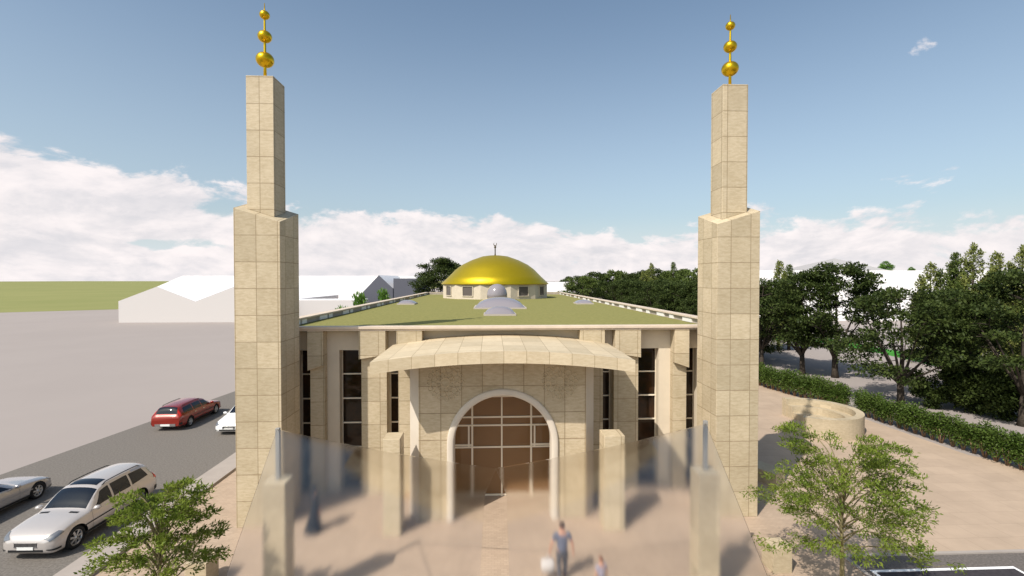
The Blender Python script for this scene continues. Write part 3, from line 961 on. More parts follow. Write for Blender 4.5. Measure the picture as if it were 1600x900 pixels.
def wing(s):
    vs = []
    NU, NV = 24, 24
    for i in range(NU + 1):
        u = i / NU                       # 0 at the inner edge, 1 at the post
        for j in range(NV + 1):
            v = j / NV                   # 0 at the far edge, 1 towards the camera
            xo = (-5.86 + 2.45 * v) if s < 0 else (6.12 - 2.45 * v)
            yo = 13.36 - 7.4 * v
            gap = 0.27 * min(1, v / 0.24) - 0.03 * max(0, v - 0.24)
            xi = 0.13 + (s * gap - 0.10 * v)
            yi = 13.36 - 7.4 * v
            zi_, zo_ = 3.92 + 0.15 * v, 5.10
            z = zi_ + (zo_ - zi_) * (0.72 * u + 0.28 * u * u)
            vs.append((xi + (xo - xi) * u, yi + (yo - yi) * u, z))
    fs = []
    for i in range(NU):
        for j in range(NV):
            a = i * (NV + 1) + j
            fs.append((a, a + 1, a + NV + 2, a + NV + 1))
    # a real pane: top sheet, bottom sheet 2.5 cm lower, closed round the rim
    n0 = len(vs)
    vs += [(x, y, z - 0.012) for x, y, z in vs]
    fs2 = list(fs) + [tuple(i + n0 for i in reversed(f)) for f in fs]
    rim = [i * (NV + 1) for i in range(NU + 1)] + [NU * (NV + 1) + j for j in range(1, NV + 1)] + \
          [i * (NV + 1) + NV for i in range(NU - 1, -1, -1)] + [j for j in range(NV - 1, 0, -1)]
    mb = MB().add(vs, fs2, True)
    mb.add([], [])
    k0 = len(rim)
    for i in range(k0):
        a, b = rim[i], rim[(i + 1) % k0]
        mb.f.append((a, b, b + n0, a + n0)); mb.sm.append(False)
    return mb


gt = empty('glass_canopy', (0.13, 10, 0), 'misted glass canopy of two wings hung between the steel posts before the entrance', 'canopy')
for s in (-1, 1):
    gw = wing(s).build('glass_wing', 'misted', gt)
    gw.cycles.is_caustics_caster = True
    gw.data.set_sharp_from_angle(angle=R(40))


# ------------------------------------------------------------------ far buildings
def gable_block(name, poly_front, y0, y1, m_wall, m_roof, label, cat='building'):
    """front outline (x, z) extruded from y0 to y1"""
    t = empty(name, (poly_front[0][0], y0, 0), label, cat)
    n = len(poly_front)
    vs = [(x, y0, z) for x, z in poly_front] + [(x, y1, z) for x, z in poly_front]
    MB().add(vs, [tuple(range(n)), tuple(range(2 * n - 1, n - 1, -1))] +
             [(i, (i + 1) % n, n + (i + 1) % n, n + i) for i in (0, 1, n - 1)]).build('wall', m_wall, t)
    MB().add(vs, [(i, i + 1, n + i + 1, n + i) for i in range(2, n - 1)]).build('roof', m_roof, t)
    return t


def shed(name, pts, y0, y1, mw, mr, label):
    # pts: roof outline left to right (x, z)
    poly = [(pts[0][0], 0), (pts[-1][0], 0)] + [(x, z) for x, z in reversed(pts)]
    return gable_block(name, poly, y0, y1, mw, mr, label)


shed('white_hall', [(-79.5, 4.6), (-71.5, 7.7), (-63.5, 4.5), (-55.3, 7.7), (-47, 4.5)], 106, 150, 'white_build', 'white_roof',
     'low white hall with a zigzag gabled roof at the edge of the green field')
shed('tall_white_hall', [(-114.46, 2.94), (-97.36, 10.39), (-40, 10.39), (-24, 10.29)], 156, 190, 'white_roof', 'white_roof',
     'tall pale hall rising behind the zigzag gables against the clouds')
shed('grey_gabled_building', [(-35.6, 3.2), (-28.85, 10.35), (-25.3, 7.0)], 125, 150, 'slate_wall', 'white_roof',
     'blue grey gabled building behind the left roof edge, its walls dark slate')
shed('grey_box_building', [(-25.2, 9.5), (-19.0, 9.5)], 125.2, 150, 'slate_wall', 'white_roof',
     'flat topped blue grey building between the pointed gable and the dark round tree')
shed('low_white_building', [(-47, 4.45), (-30.5, 4.45)], 113, 121, 'white_build', 'white_roof',
     'long low pale building seen between the left minaret and the grey gable')
shed('white_box_building', [(12.0, 8.6), (19.0, 8.6)], 112, 130, 'white_roof', 'white_roof',
     'small white flat roofed building just right of the golden dome')
shed('large_white_building', [(52, 11.25), (140, 11.25)], 104, 150, 'white_roof', 'white_roof',
     'huge plain white building with a flat top behind the right hand trees')
py = MB().add([(75, 108, 11.3), (93, 108, 11.3), (93, 124, 11.3), (75, 124, 11.3), (84, 114, 14.4)], [(0, 1, 4), (1, 2, 4), (2, 3, 4), (3, 0, 4), (3, 2, 1, 0)])
tag(py.build('pyramid_roof', 'pyramid'), 'grey pyramid shaped roof light standing on the white building', 'roof')


# ------------------------------------------------------------------ trees
def leaves_mesh(name, P, D, Nn, ln_, wd, m):
    """kite shaped leaves: base, two sides, tip"""
    n = len(P)
    S = np.cross(D, Nn); S /= np.linalg.norm(S, axis=1)[:, None] + 1e-9
    ln_ = np.asarray(ln_).reshape(-1, 1); wd = np.asarray(wd).reshape(-1, 1)
    fold = Nn * wd * 0.25
    a = P; b = P + D * ln_ * 0.45 + S * wd * 0.5 + fold; c = P + D * ln_; d = P + D * ln_ * 0.45 - S * wd * 0.5 + fold
    V = np.stack([a, b, c, d], 1).reshape(-1, 3)
    me = bpy.data.meshes.new(name)
    me.vertices.add(4 * n); me.vertices.foreach_set('co', V.astype(np.float32).ravel())
    me.loops.add(4 * n); me.loops.foreach_set('vertex_index', np.arange(4 * n, dtype=np.int32))
    me.polygons.add(n)
    me.polygons.foreach_set('loop_start', np.arange(0, 4 * n, 4, dtype=np.int32))
    me.polygons.foreach_set('loop_total', np.full(n, 4, dtype=np.int32))
    me.update(calc_edges=True)
    me.materials.append(M[m])
    return me


def unit(a):
    return a / (np.linalg.norm(a, axis=1)[:, None] + 1e-9)


def pads(rng, centres, radii, counts, ln_, wd, droop=0.2, flat=0.35, outward=0.6, centre=None):
    Ps, Ds, Ns = [], [], []
    for c, r, k in zip(centres, radii, counts):
        u = unit(rng.normal(size=(k, 3))) * (rng.random((k, 1)) ** 0.45)
        u[:, 2] *= flat
        p = np.array(c) + u * r
        if centre is not None:
            o_ = unit(p - np.array(centre))
        else:
            o_ = unit(u)
        d = unit(rng.normal(size=(k, 3)) * 0.8 + o_ * outward + np.array([0, 0, -droop]))
        nn = unit(rng.normal(size=(k, 3)) * 0.55 + np.array([0, 0, 1.0]))
        Ps.append(p); Ds.append(d); Ns.append(nn)
    P = np.concatenate(Ps); D = np.concatenate(Ds); Nn = np.concatenate(Ns)
    n = len(P)
    return P, D, Nn, ln_ * (0.7 + 0.6 * rng.random(n)), wd * (0.7 + 0.6 * rng.random(n))


def bezier(a, b, c, n=6):
    return [tuple(np.array(a) * (1 - t) ** 2 + np.array(b) * 2 * t * (1 - t) + np.array(c) * t * t) for t in [i / n for i in range(n + 1)]]


def broad_tree(seed, H=10.0, Rr=4.2, zc0=0.22, npad=85, per=190, leaf='leaf_dark', ll=0.26, lw=0.15, tr_=0.24, bark='bark', fork=0.2):
    rng = np.random.default_rng(seed)
    tb = MB()
    zf = H * fork
    tb.tube([(0, 0, -0.1), (0.02, 0, zf * 0.3), (0.05, 0.03, zf)], [tr_ * 1.35, tr_, tr_ * 0.85], 10)
    limbs = []
    nl = 8
    for i in range(nl):
        a = 2 * math.pi * (i + 0.5 * rng.random()) / nl
        rr_ = Rr * (0.55 + 0.35 * rng.random())
        zz = H * (0.42 + 0.42 * rng.random())
        p = bezier((0.05, 0.03, zf * (0.8 + 0.25 * rng.random())), (rr_ * 0.35 * math.cos(a), rr_ * 0.35 * math.sin(a), zf + (zz - zf) * 0.35), (rr_ * math.cos(a), rr_ * math.sin(a), zz), 7)
        tb.tube(p, [tr_ * 0.55 * (1 - 0.85 * k / 7) for k in range(8)], 7)
        limbs.append(p)
    p = bezier((0.05, 0.03, zf), (-0.2, 0.1, H * 0.5), (0.2, 0.0, H * 0.9), 8)
    tb.tube(p, [tr_ * 0.7 * (1 - 0.88 * k / 8) for k in range(9)], 7)
    limbs.append(p)
    allp = [q for l in limbs for q in l[2:]]
    cs, rs, ks = [], [], []
    zlo = H * zc0
    for i in range(npad):
        a = rng.random() * 2 * math.pi
        t = (i + 0.5) / npad
        z = zlo + (H * 0.97 - zlo) * t ** 0.9
        tt = (z - zlo) / (H - zlo)
        env = Rr * math.sqrt(max(0.02, 1 - (abs(tt - 0.38) / (0.62 if tt > 0.38 else 0.48)) ** 2.3)) * (0.82 + 0.3 * rng.random())
        r_ = env * (0.35 + 0.65 * rng.random() ** 0.5)
        c = (r_ * math.cos(a), r_ * math.sin(a), z)
        pr = Rr * (0.20 + 0.12 * rng.random())
        cs.append(c); rs.append(pr); ks.append(int(per * (0.7 + 0.6 * rng.random())))
        q = min(allp, key=lambda w_: (w_[0] - c[0]) ** 2 + (w_[1] - c[1]) ** 2 + 2 * (w_[2] - c[2] + 0.3) ** 2)
        m_ = ((q[0] + c[0]) / 2, (q[1] + c[1]) / 2, (q[2] + c[2]) / 2 + 0.15)
        tb.tube(bezier(q, m_, c, 3), [tr_ * 0.12, tr_ * 0.10, tr_ * 0.07, tr_ * 0.03], 4)
    dat = pads(rng, cs, rs, ks, ll, lw, 0.15, 0.42, 0.7, (0, 0, H * 0.4))
    tm = tb.mesh('trunk', uv=False); tm.materials.append(M[bark])
    return tm, leaves_mesh('crown', *dat, leaf)


def conifer_tree(seed, H=12.0, Rr=1.9, leaf='leaf_con', n=15000):
    rng = np.random.default_rng(seed)
    tb = MB().tube([(0, 0, -0.1), (0, 0, H * 0.5), (0, 0, H * 0.92)], [0.2, 0.13, 0.03], 8)
    cs, rs, ks = [], [], []
    # several leaders of unequal height give an uneven, lobed outline
    lead = [(0, 0, 0.0, 1.0, 1.0)]
    for q in range(5):
        a = q * 1.2566 + rng.random() * 0.9
        d = Rr * (0.34 + 0.30 * rng.random())
        lead.append((d * math.cos(a), d * math.sin(a), 0.06 + 0.1 * rng.random(), 0.62 + 0.30 * rng.random(), 0.55))
    for lx, ly, zb_, zt_, wf in lead:
        m_ = int(44 * wf) + 10
        tb.tube([(0, 0, H * zb_), (lx * 0.8, ly * 0.8, H * (zb_ + zt_) / 2), (lx, ly, H * zt_ * 0.96)], [0.10, 0.07, 0.02], 5)
        for i in range(m_):
            t = (i + 0.5) / m_
            z = H * (zb_ + 0.05 + (zt_ - zb_ - 0.07) * t)
            env = Rr * wf * (1 - t) ** 0.62 * (0.55 + 0.75 * rng.random())
            a = i * 2.39996 + rng.random() * 0.9
            r_ = env * (0.5 + 0.5 * rng.random())
            cs.append((lx * min(1, 0.4 + t) + r_ * math.cos(a), ly * min(1, 0.4 + t) + r_ * math.sin(a), z))
            rs.append((0.26 + 0.34 * (1 - t)) * (0.7 + 0.6 * rng.random())); ks.append(int(n / 190))
    P, D, Nn, l, w_ = pads(rng, cs, rs, ks, 0.22, 0.11, -0.7, 1.5, 0.5)
    Nn = unit(Nn * 0.3 + rng.normal(size=Nn.shape))
    tm = tb.mesh('trunk', uv=False); tm.materials.append(M['bark'])
    return tm, leaves_mesh('crown', P, D, Nn, l, w_, leaf)


def young_tree(seed, H, Rr):
    rng = np.random.default_rng(seed)
    tb = MB()
    tb.tube([(0, 0, -0.05), (0.02, 0.01, H * 0.3), (-0.03, 0.02, H * 0.6), (0.03, 0, H * 0.93)], [0.075, 0.055, 0.036, 0.008], 9)
    cs, rs, ks = [], [], []
    tips = []
    nb = 34
    for i in range(nb):
        t = i / nb
        a = i * 2.39996 + rng.random() * 0.6
        z0 = H * (0.33 + 0.50 * t)
        ln_ = Rr * (1.0 - 0.45 * t) * (0.72 + 0.45 * rng.random())
        rise = H * (0.20 + 0.06 * rng.random()) * (0.6 + 0.6 * t)
        drop = H * 0.03 * (1.2 - t)
        p = bezier((0, 0, z0), (ln_ * 0.45 * math.cos(a), ln_ * 0.45 * math.sin(a), z0 + rise * 1.25), (ln_ * math.cos(a), ln_ * math.sin(a), z0 + rise - drop), 8)
        tb.tube(p, [0.024 * (1 - 0.85 * k / 8) for k in range(9)], 5)
        for k in (3, 4, 5, 6, 7, 8):
            if rng.random() < 0.93:
                for sgn in (-1, 1):
                    if rng.random() < 0.24:
                        continue
                    q = np.array(p[k])
                    aa = a + sgn * (0.5 + 0.5 * rng.random())
                    l2 = Rr * 0.22 * (0.6 + 0.7 * rng.random())
                    e = q + np.array([l2 * math.cos(aa), l2 * math.sin(aa), 0.10 * l2 - 0.05 * rng.random()])
                    tb.tube([tuple(q), tuple((q + e) / 2 + np.array([0, 0, 0.04])), tuple(e)], [0.007, 0.005, 0.003], 4)
                    cs.append(e); rs.append((0.20 + 0.12 * rng.random()) * Rr / 1.9); ks.append(int((32 + 30 * rng.random()) * (1.15 if Rr > 1.5 else 0.8)))
    P, D, Nn, l, w_ = pads(rng, cs, rs, ks, 0.115, 0.036, 0.30, 0.36, 1.1, (0, 0, H * 0.5))
    tm = tb.mesh('trunk', uv=False); tm.materials.append(M['barkyoung'])
    return tm, leaves_mesh('crown', P, D, Nn, l, w_, 'leaf_near')


def bush_mesh(seed, rx_, rz_, n, leaf, ll=0.1, lw=0.06):
    rng = np.random.default_rng(seed)
    cs, rs, ks = [], [], []
    for i in range(26):
        u = unit(rng.normal(size=(1, 3)))[0] * (0.45 + 0.5 * rng.random())
        cs.append((u[0] * rx_, u[1] * rx_, rz_ * 1.1 + u[2] * rz_)); rs.append(rx_ * 0.35); ks.append(n // 26)
    P, D, Nn, l, w_ = pads(rng, cs, rs, ks, ll, lw, -0.1, 0.9, 0.8, (0, 0, rz_))
    return leaves_mesh('crown', P, D, Nn, l, w_, leaf)


def place_tree(name, meshes, x, y, sc, rz, label, group=None, cat='tree', szz=None):
    t = bpy.data.objects.new(name, None)
    COL.objects.link(t)
    t.location = (x, y, 0); t.rotation_euler = (0, 0, rz)
    t.scale = (sc, sc, szz or sc)
    tag(t, label, cat, group)
    for nm, me in zip(('trunk', 'crown'), meshes):
        o = bpy.data.objects.new(nm, me); COL.objects.link(o); o.parent = t
    return t


BA = broad_tree(11, Rr=3.8, zc0=0.30, npad=75)
BB = broad_tree(23, Rr=3.7, zc0=0.31, npad=68)
BD = broad_tree(31, H=10.0, Rr=4.6, zc0=0.16, leaf='leaf_mid', npad=80)
SP = broad_tree(37, H=9.0, Rr=4.0, zc0=0.24, npad=62, per=150)
CA = conifer_tree(5, Rr=2.3)
CB = conifer_tree(6, Rr=2.7)
CD = conifer_tree(8, Rr=2.0, leaf='leaf_mid')

DN = broad_tree(51, H=10.0, Rr=4.0, zc0=0.10, npad=130, per=230)
FR = broad_tree(61, H=10.0, Rr=4.4, zc0=0.08, npad=80, per=170, ll=0.34, lw=0.20)
FM = broad_tree(67, H=10.0, Rr=4.2, zc0=0.08, npad=70, per=170, leaf='leaf_mid', ll=0.34, lw=0.20)
G1 = 'dark broad trees in the row behind the hedge'
place_tree('broadleaf_tree', BA, 28.6, 49.5, 0.93, 0.3, 'dark tree with a forked trunk just right of the right minaret', G1)
place_tree('broadleaf_tree', BB, 30.2, 45.2, 0.99, 1.2, 'dark round tree, left one of the two close trunks behind the hedge', G1)
place_tree('broadleaf_tree', BA, 32.3, 43.6, 1.07, 2.9, 'tallest dark round tree, right one of the two close trunks', G1)
place_tree('broadleaf_tree', SP, 29.7, 33.4, 0.95, 2.0, 'sparser tree with spreading low branches where the hedge row breaks', G1)
place_tree('broadleaf_tree', BB, 34.8, 34.5, 0.84, 4.0, 'dark tree right behind the sparse spreading one', G1)
place_tree('broadleaf_tree', BA, 33.4, 28.6, 0.98, 5.1, 'big dark tree at the right edge of the photo', G1)
G2 = 'trees in the row along the far side of the mosque'
k = 0
far_lb = ['dark crown touching the right minaret above the roof edge', 'dark crown second from the right minaret along the roof edge',
          'dark crown third from the right minaret along the roof edge', 'dark crown fourth from the right minaret along the roof edge',
          'dark crown fifth from the right minaret, above the middle of the roof edge', 'dark crown sixth from the right minaret along the roof edge',
          'dark crown fourth from the light green tree along the roof edge', 'dark crown third from the light green tree along the roof edge',
          'dark crown second from the light green tree along the roof edge', 'dark crown next to the light green tree right of the dome']
for x, y_ in ((29.2, 54), (28.0, 58.5), (28.6, 63), (27.4, 68), (28.0, 73), (27.4, 78), (27.8, 84), (27.0, 90), (26.4, 96), (24.6, 102)):
    place_tree('broadleaf_tree', (FR, BA, DN)[k % 3], x, y_, 0.88 + 0.02 * ((k * 7) % 3), x * 3.1 + k, far_lb[k], G2)
    k += 1
place_tree('broadleaf_tree', FM, 18.6, 97, 0.98, 0.4, 'light green tree nearest to the golden dome on its right', G2)
G3 = 'trees of the far green line behind the roof edge'
far2 = [(21.0, 122, 1.00, 'FR', 'dark far crown peeping out right beside the dome'), (26.5, 120, 1.10, 'FR', 'dark far crown above the light green tree'),
        (31.0, 118, 1.14, 'FM', 'mid green far crown, third in the far line from the dome'), (34.5, 116, 1.08, 'FR', 'dark far crown, fourth in the far line from the dome'),
        (38.5, 113, 1.16, 'FR', 'high dark crown in the middle of the far line'), (42.5, 110, 1.12, 'FM', 'pale green crown right of the middle of the far line'),
        (42.5, 100, 1.14, 'FM', 'pale green crown above the dark row, third left of the minaret'), (45.0, 96, 1.06, 'FR', 'dark crown above the row, second left of the minaret'),
        (43.5, 86, 1.02, 'FR', 'dark crown high above the row beside the right minaret'), (40.0, 92, 1.05, 'FM', 'mid green crown behind the middle of the dark row')]
for x, y_, sc, kk, lb in far2:
    place_tree('broadleaf_tree', FR if kk == 'FR' else FM, x, y_, sc, x * 1.3, lb, G3)
G4 = 'upright conifers behind the broad trees'
con = [(36.5, 108, 1.10, 1, 'double conifer top left of the middle of the far line'),
       (40.8, 106, 1.12, 2, 'slim dark conifer in the middle of the far line'),
       (41.8, 84, 1.06, 2, 'slim dark spire left of the right minaret'),
       (37.2, 60.5, 1.03, 0, 'sunlit conifer just right of the right minaret'),
       (38.9, 61.0, 0.97, 2, 'shorter conifer leaning on the sunlit one right of the minaret'),
       (47.6, 50.0, 0.98, 0, 'pointed sunlit conifer standing free against the white building'),
       (49.3, 48.9, 1.00, 2, 'dark left conifer of the tall clump near the right edge'),
       (50.6, 48.3, 1.07, 1, 'tall sunlit conifer in the middle of the right hand clump'),
       (51.5, 46.8, 1.04, 0, 'conifer at the right of the tall clump'),
       (47.0, 40.5, 1.02, 1, 'broad conifer left of the highest one near the right edge'),
       (46.2, 37.5, 1.13, 2, 'tall dark conifer near the right edge of the photo'),
       (43.8, 34.0, 1.20, 1, 'highest conifer cut by the right edge of the photo')]
for x, y_, s_c, k, lb in con:
    place_tree('conifer_tree', (CA, CB, CD)[k], x, y_, s_c, x * 1.7, lb, G4, szz=s_c * (0.97 + 0.04 * math.sin(x * 5)))
place_tree('broadleaf_tree', DN, -9.9, 96, 1.34, 0.9, 'large dark rounded tree standing left of the golden dome')
M['leaf_bush'] = leaf_mat('bright bush leaves', (0.09, 0.19, 0.03, 1), (0.17, 0.30, 0.055, 1), 0.35)
bm1 = bush_mesh(3, 1.0, 1.0, 3400, 'leaf_bush', 0.16, 0.09)
for x, y_, sc, lb in ((-11.7, 38.5, 2.95, 'round green bush peeping over the left roof edge near the minaret'),
                      (-13.9, 51.5, 3.30, 'light green bush over the left roof edge before the grey gable'),
                      (-14.2, 64.0, 3.36, 'light green bush over the far left roof edge below the grey box')):
    o = bpy.data.objects.new('bush', bm1); COL.objects.link(o)
    o.location = (x, y_, 0.3); o.scale = (sc * 0.60, sc * 0.60, sc)
    tag(o, lb, 'bush', 'bushes along the left side of the mosque')
for x, y_, z_, sc, lb in ((100.5, 118, 11.1, 1.25, 'round green shrub on the flat top of the white building'),
                          (107.2, 118, 11.1, 0.6, 'small flat shrub on the white roof, right of the round one')):
    o = bpy.data.objects.new('shrub', bm1); COL.objects.link(o)
    o.location = (x, y_, z_); o.scale = (sc * 1.3, sc * 1.3, sc)
    tag(o, lb, 'shrub')
# undergrowth at the right
bm2 = bush_mesh(9, 1.0, 1.0, 6200, 'leaf_dark', 0.13, 0.075)
for x, y_, sc, lb in ((31.9, 32.9, 1.35, 'dark low shrub just right of the sparse spreading tree'),
                      (33.3, 31.9, 1.6, 'dense shrub under the trees, second from the sparse tree'),
                      (33.6, 30.4, 1.7, 'dense shrub under the trees, third from the sparse tree'),
                      (35.6, 33.6, 2.1, 'tall dense shrub at the back under the right hand trees'),
                      (34.6, 28.6, 1.75, 'dense shrub cut by the right edge of the photo')):
    o = bpy.data.objects.new('shrub', bm2); COL.objects.link(o)
    o.location = (x, y_, 0); o.scale = (sc, sc, sc); o.rotation_euler = (0, 0, x)
    tag(o, lb, 'shrub', 'shrubs under the right hand trees')

# hedge: one plant after another
rng = np.random.default_rng(77)
hmeshes = []
for sd in range(3):
    r2 = np.random.default_rng(100 + sd)
    cs = [(0.30 * (r2.random() - 0.5), 0.30 * (r2.random() - 0.5), 0.42 + 1.0 * (i + 0.5) / 14) for i in range(14)]
    dat = pads(r2, cs, [0.33] * 14, [95] * 14, 0.11, 0.062, -0.25, 0.8, 0.7)
    st_ = MB()
    for k in range(6):
        a = k * 1.05
        st_.tube([(0.03 * math.cos(a), 0.03 * math.sin(a), -0.02), (0.12 * math.cos(a), 0.12 * math.sin(a), 0.35), (0.2 * math.cos(a), 0.2 * math.sin(a), 0.75)], [0.028, 0.022, 0.01], 5)
    sm_ = st_.mesh('stem', uv=False); sm_.materials.append(M['stem'])
    hmeshes.append((sm_, leaves_mesh('foliage', *dat, 'leaf_hedge')))
hp = [(22.4, 46.0), (23.35, 40.0), (24.85, 31.9), None, (25.1, 31.3), (25.65, 21.4), (25.8, 18.6)]
hi_ = 0
for k in range(len(hp) - 1):
    if hp[k] is None or hp[k + 1] is None:
        continue
    a, b = Vector(hp[k]), Vector(hp[k + 1])
    nseg = max(1, round((b - a).length / 0.56))
    for i in range(nseg):
        p = a.lerp(b, i / nseg)
        t = bpy.data.objects.new('hedge_plant', None); COL.objects.link(t)
        t.location = (p.x + rng.normal() * 0.03, p.y, 0); t.rotation_euler = (0, 0, rng.random() * 6.28)
        sc = 0.86 + rng.random() * 0.16
        t.scale = (sc * 1.25, sc * 1.25, sc * (1.25 if k < 3 else 1.12))
        tag(t, 'leafy green hedge plant on brown stems in the row behind the paving' if k < 3 else
            'leafy green hedge plant on brown stems in the nearer row towards the car park', 'hedge plant',
            'hedge plants in the far row' if k < 3 else 'hedge plants in the near row')
        for nm, me in zip(('stem', 'foliage'), hmeshes[hi_ % 3]):
            o = bpy.data.objects.new(nm, me); COL.objects.link(o); o.parent = t
        hi_ += 1

YT = young_tree(41, 4.35, 2.0)
place_tree('young_tree', YT, 9.9, 13.0, 1.0, 0.4, 'young tree with airy light green leaves beside the right stone block', 'young street trees in the forecourt')
YT2 = young_tree(58, 3.8, 1.2)
place_tree('young_tree', YT2, -8.1, 12.0, 1.0, 2.1, 'young tree with airy light green leaves in front of the white estate car', 'young street trees in the forecourt')


# ------------------------------------------------------------------ cars
def pchip(xs_, ys_, x):
    return float(np.interp(x, xs_, ys_))


class Car:
    """a lofted shell S(u, v); u runs nose to tail, v from the belly (0) to the roof centre (8)"""
    COLS = ('hw', 'z0', 'zb', 'zt', 'rw', 'zr')

    def __init__(s, L, st):
        s.L = L
        s.u = np.array([r[0] for r in st])
        s.tab = np.array([r[1:] for r in st], float)
        # monotone cubic tangents
        d = np.diff(s.tab, axis=0) / np.diff(s.u)[:, None]
        m = np.zeros_like(s.tab)
        m[0] = d[0]; m[-1] = d[-1]
        for i in range(1, len(s.u) - 1):
            same = d[i - 1] * d[i] > 0
            m[i] = np.where(same, 2 * d[i - 1] * d[i] / np.where(same, d[i - 1] + d[i], 1), 0)
        s.m = m

    def row(s, u):
        i = int(np.clip(np.searchsorted(s.u, u) - 1, 0, len(s.u) - 2))
        h = s.u[i + 1] - s.u[i]
        t = min(1, max(0, (u - s.u[i]) / h))
        a, b = s.tab[i], s.tab[i + 1]
        return (a * (1 + 2 * t) * (1 - t) ** 2 + h * s.m[i] * t * (1 - t) ** 2 + b * t * t * (3 - 2 * t) + h * s.m[i + 1] * t * t * (t - 1))

    def ring(s, u):
        hw, z0, zb, zt, rw, zr = s.row(u)
        H_ = zb - z0
        return [(0, z0), (0.8 * hw, z0), (0.955 * hw, z0 + 0.05), (hw * 0.995, z0 + 0.30 * H_), (hw * 1.0, z0 + 0.66 * H_), (0.955 * hw, zb),
                (rw, zr), (rw * 0.62, zt - (zt - zr) * 0.22), (0, zt)]

    def S(s, u, v):
        P = s.ring(u)
        i = int(min(7, max(0, math.floor(v))))
        t = v - i
        if i == 5:
            y = P[5][0] * (1 - t) + P[6][0] * t; z = P[5][1] * (1 - t) + P[6][1] * t
            y += 0.025 * math.sin(math.pi * t)
        else:
            p0 = P[i - 1] if i > 0 else (-P[1][0], P[1][1])
            p1, p2 = P[i], P[i + 1]
            p3 = P[i + 2] if i + 2 <= 8 else (-P[7][0], P[7][1])
            if i == 4: p3 = (P[5][0] * 1.0 - (P[4][0] - P[5][0]) * 0.6, P[5][1] + 0.12)
            if i == 6: p0 = (P[6][0] + 0.1, P[6][1] - 0.12)
            c = [0.5 * (2 * p1[k] + (p2[k] - p0[k]) * t + (2 * p0[k] - 5 * p1[k] + 4 * p2[k] - p3[k]) * t * t + (3 * p1[k] - p0[k] - 3 * p2[k] + p3[k]) * t ** 3) for k in (0, 1)]
            y, z = c
        return Vector((s.L / 2 - u * s.L, y, z))

    def body(s, NU=76):
        us = [0, 0.004, 0.012, 0.022, 0.035] + [0.05 + 0.90 * i / (NU - 10) for i in range(NU - 9)] + [0.965, 0.978, 0.988, 0.996, 1.0]
        vv = []
        for i in range(8):
            for k in range(4):
                vv.append(i + k / 4)
        vv.append(8)
        vs = []
        nv = len(vv)
        for u in us:
            half = [s.S(u, v) for v in vv]
            vs += half
            vs += [Vector((p.x, -p.y, p.z)) for p in reversed(half[1:-1])]
        w_ = nv * 2 - 2
        fs = []
        for i in range(len(us) - 1):
            for j in range(w_):
                j2 = (j + 1) % w_
                fs.append((i * w_ + j, i * w_ + j2, (i + 1) * w_ + j2, (i + 1) * w_ + j))
        for base, sgn in ((0, 1), ((len(us) - 1) * w_, -1)):
            # end caps as strips across the car, so they stay clean
            for j in range(nv - 1):
                a, b = base + j, base + j + 1
                c2, d2 = base + (w_ - j - 1) % w_, base + (w_ - j) % w_
                f = (a, b, c2, d2) if j > 0 else (a, b, c2)
                f = tuple(dict.fromkeys(f))
                if len(f) >= 3:
                    fs.append(f if sgn > 0 else f[::-1])
        return MB().add(vs, fs, True)

    def patch(s, quad, nu=10, nv=5, off=0.006, mirror=True, sides=(1, -1)):
        """quad: four (u, v) corners, drawn a few mm proud of the shell"""
        mb = MB()
        for sg in sides:
            vs = []
            for i in range(nu + 1):
                for j in range(nv + 1):
                    a, b = i / nu, j / nv
                    u = (1 - a) * (1 - b) * quad[0][0] + a * (1 - b) * quad[1][0] + a * b * quad[2][0] + (1 - a) * b * quad[3][0]
                    v = (1 - a) * (1 - b) * quad[0][1] + a * (1 - b) * quad[1][1] + a * b * quad[2][1] + (1 - a) * b * quad[3][1]
                    p = s.S(u, v)
                    e = 1e-3
                    n = (s.S(min(1, u + e), v) - s.S(max(0, u - e), v)).cross(s.S(u, min(8, v + 0.01)) - s.S(u, max(0, v - 0.01)))
                    if n.length < 1e-9: n = Vector((0, 1, 0))
                    n.normalize()
                    c = Vector((p.x, 0, 0.6))
                    if n.dot(p - c) < 0: n = -n
                    p = p + n * off
                    vs.append((p.x, sg * p.y, p.z))
            mb.add(vs, [(i * (nv + 1) + j, i * (nv + 1) + j + 1, (i + 1) * (nv + 1) + j + 1, (i + 1) * (nv + 1) + j) for i in range(nu) for j in range(nv)], True)
        return mb


def local_obj(mb, name, m, parent, auto=False):
    me = mb.mesh(name, uv=False)
    me.materials.append(M[m])
    o = bpy.data.objects.new(name, me); COL.objects.link(o); o.parent = parent
    return o


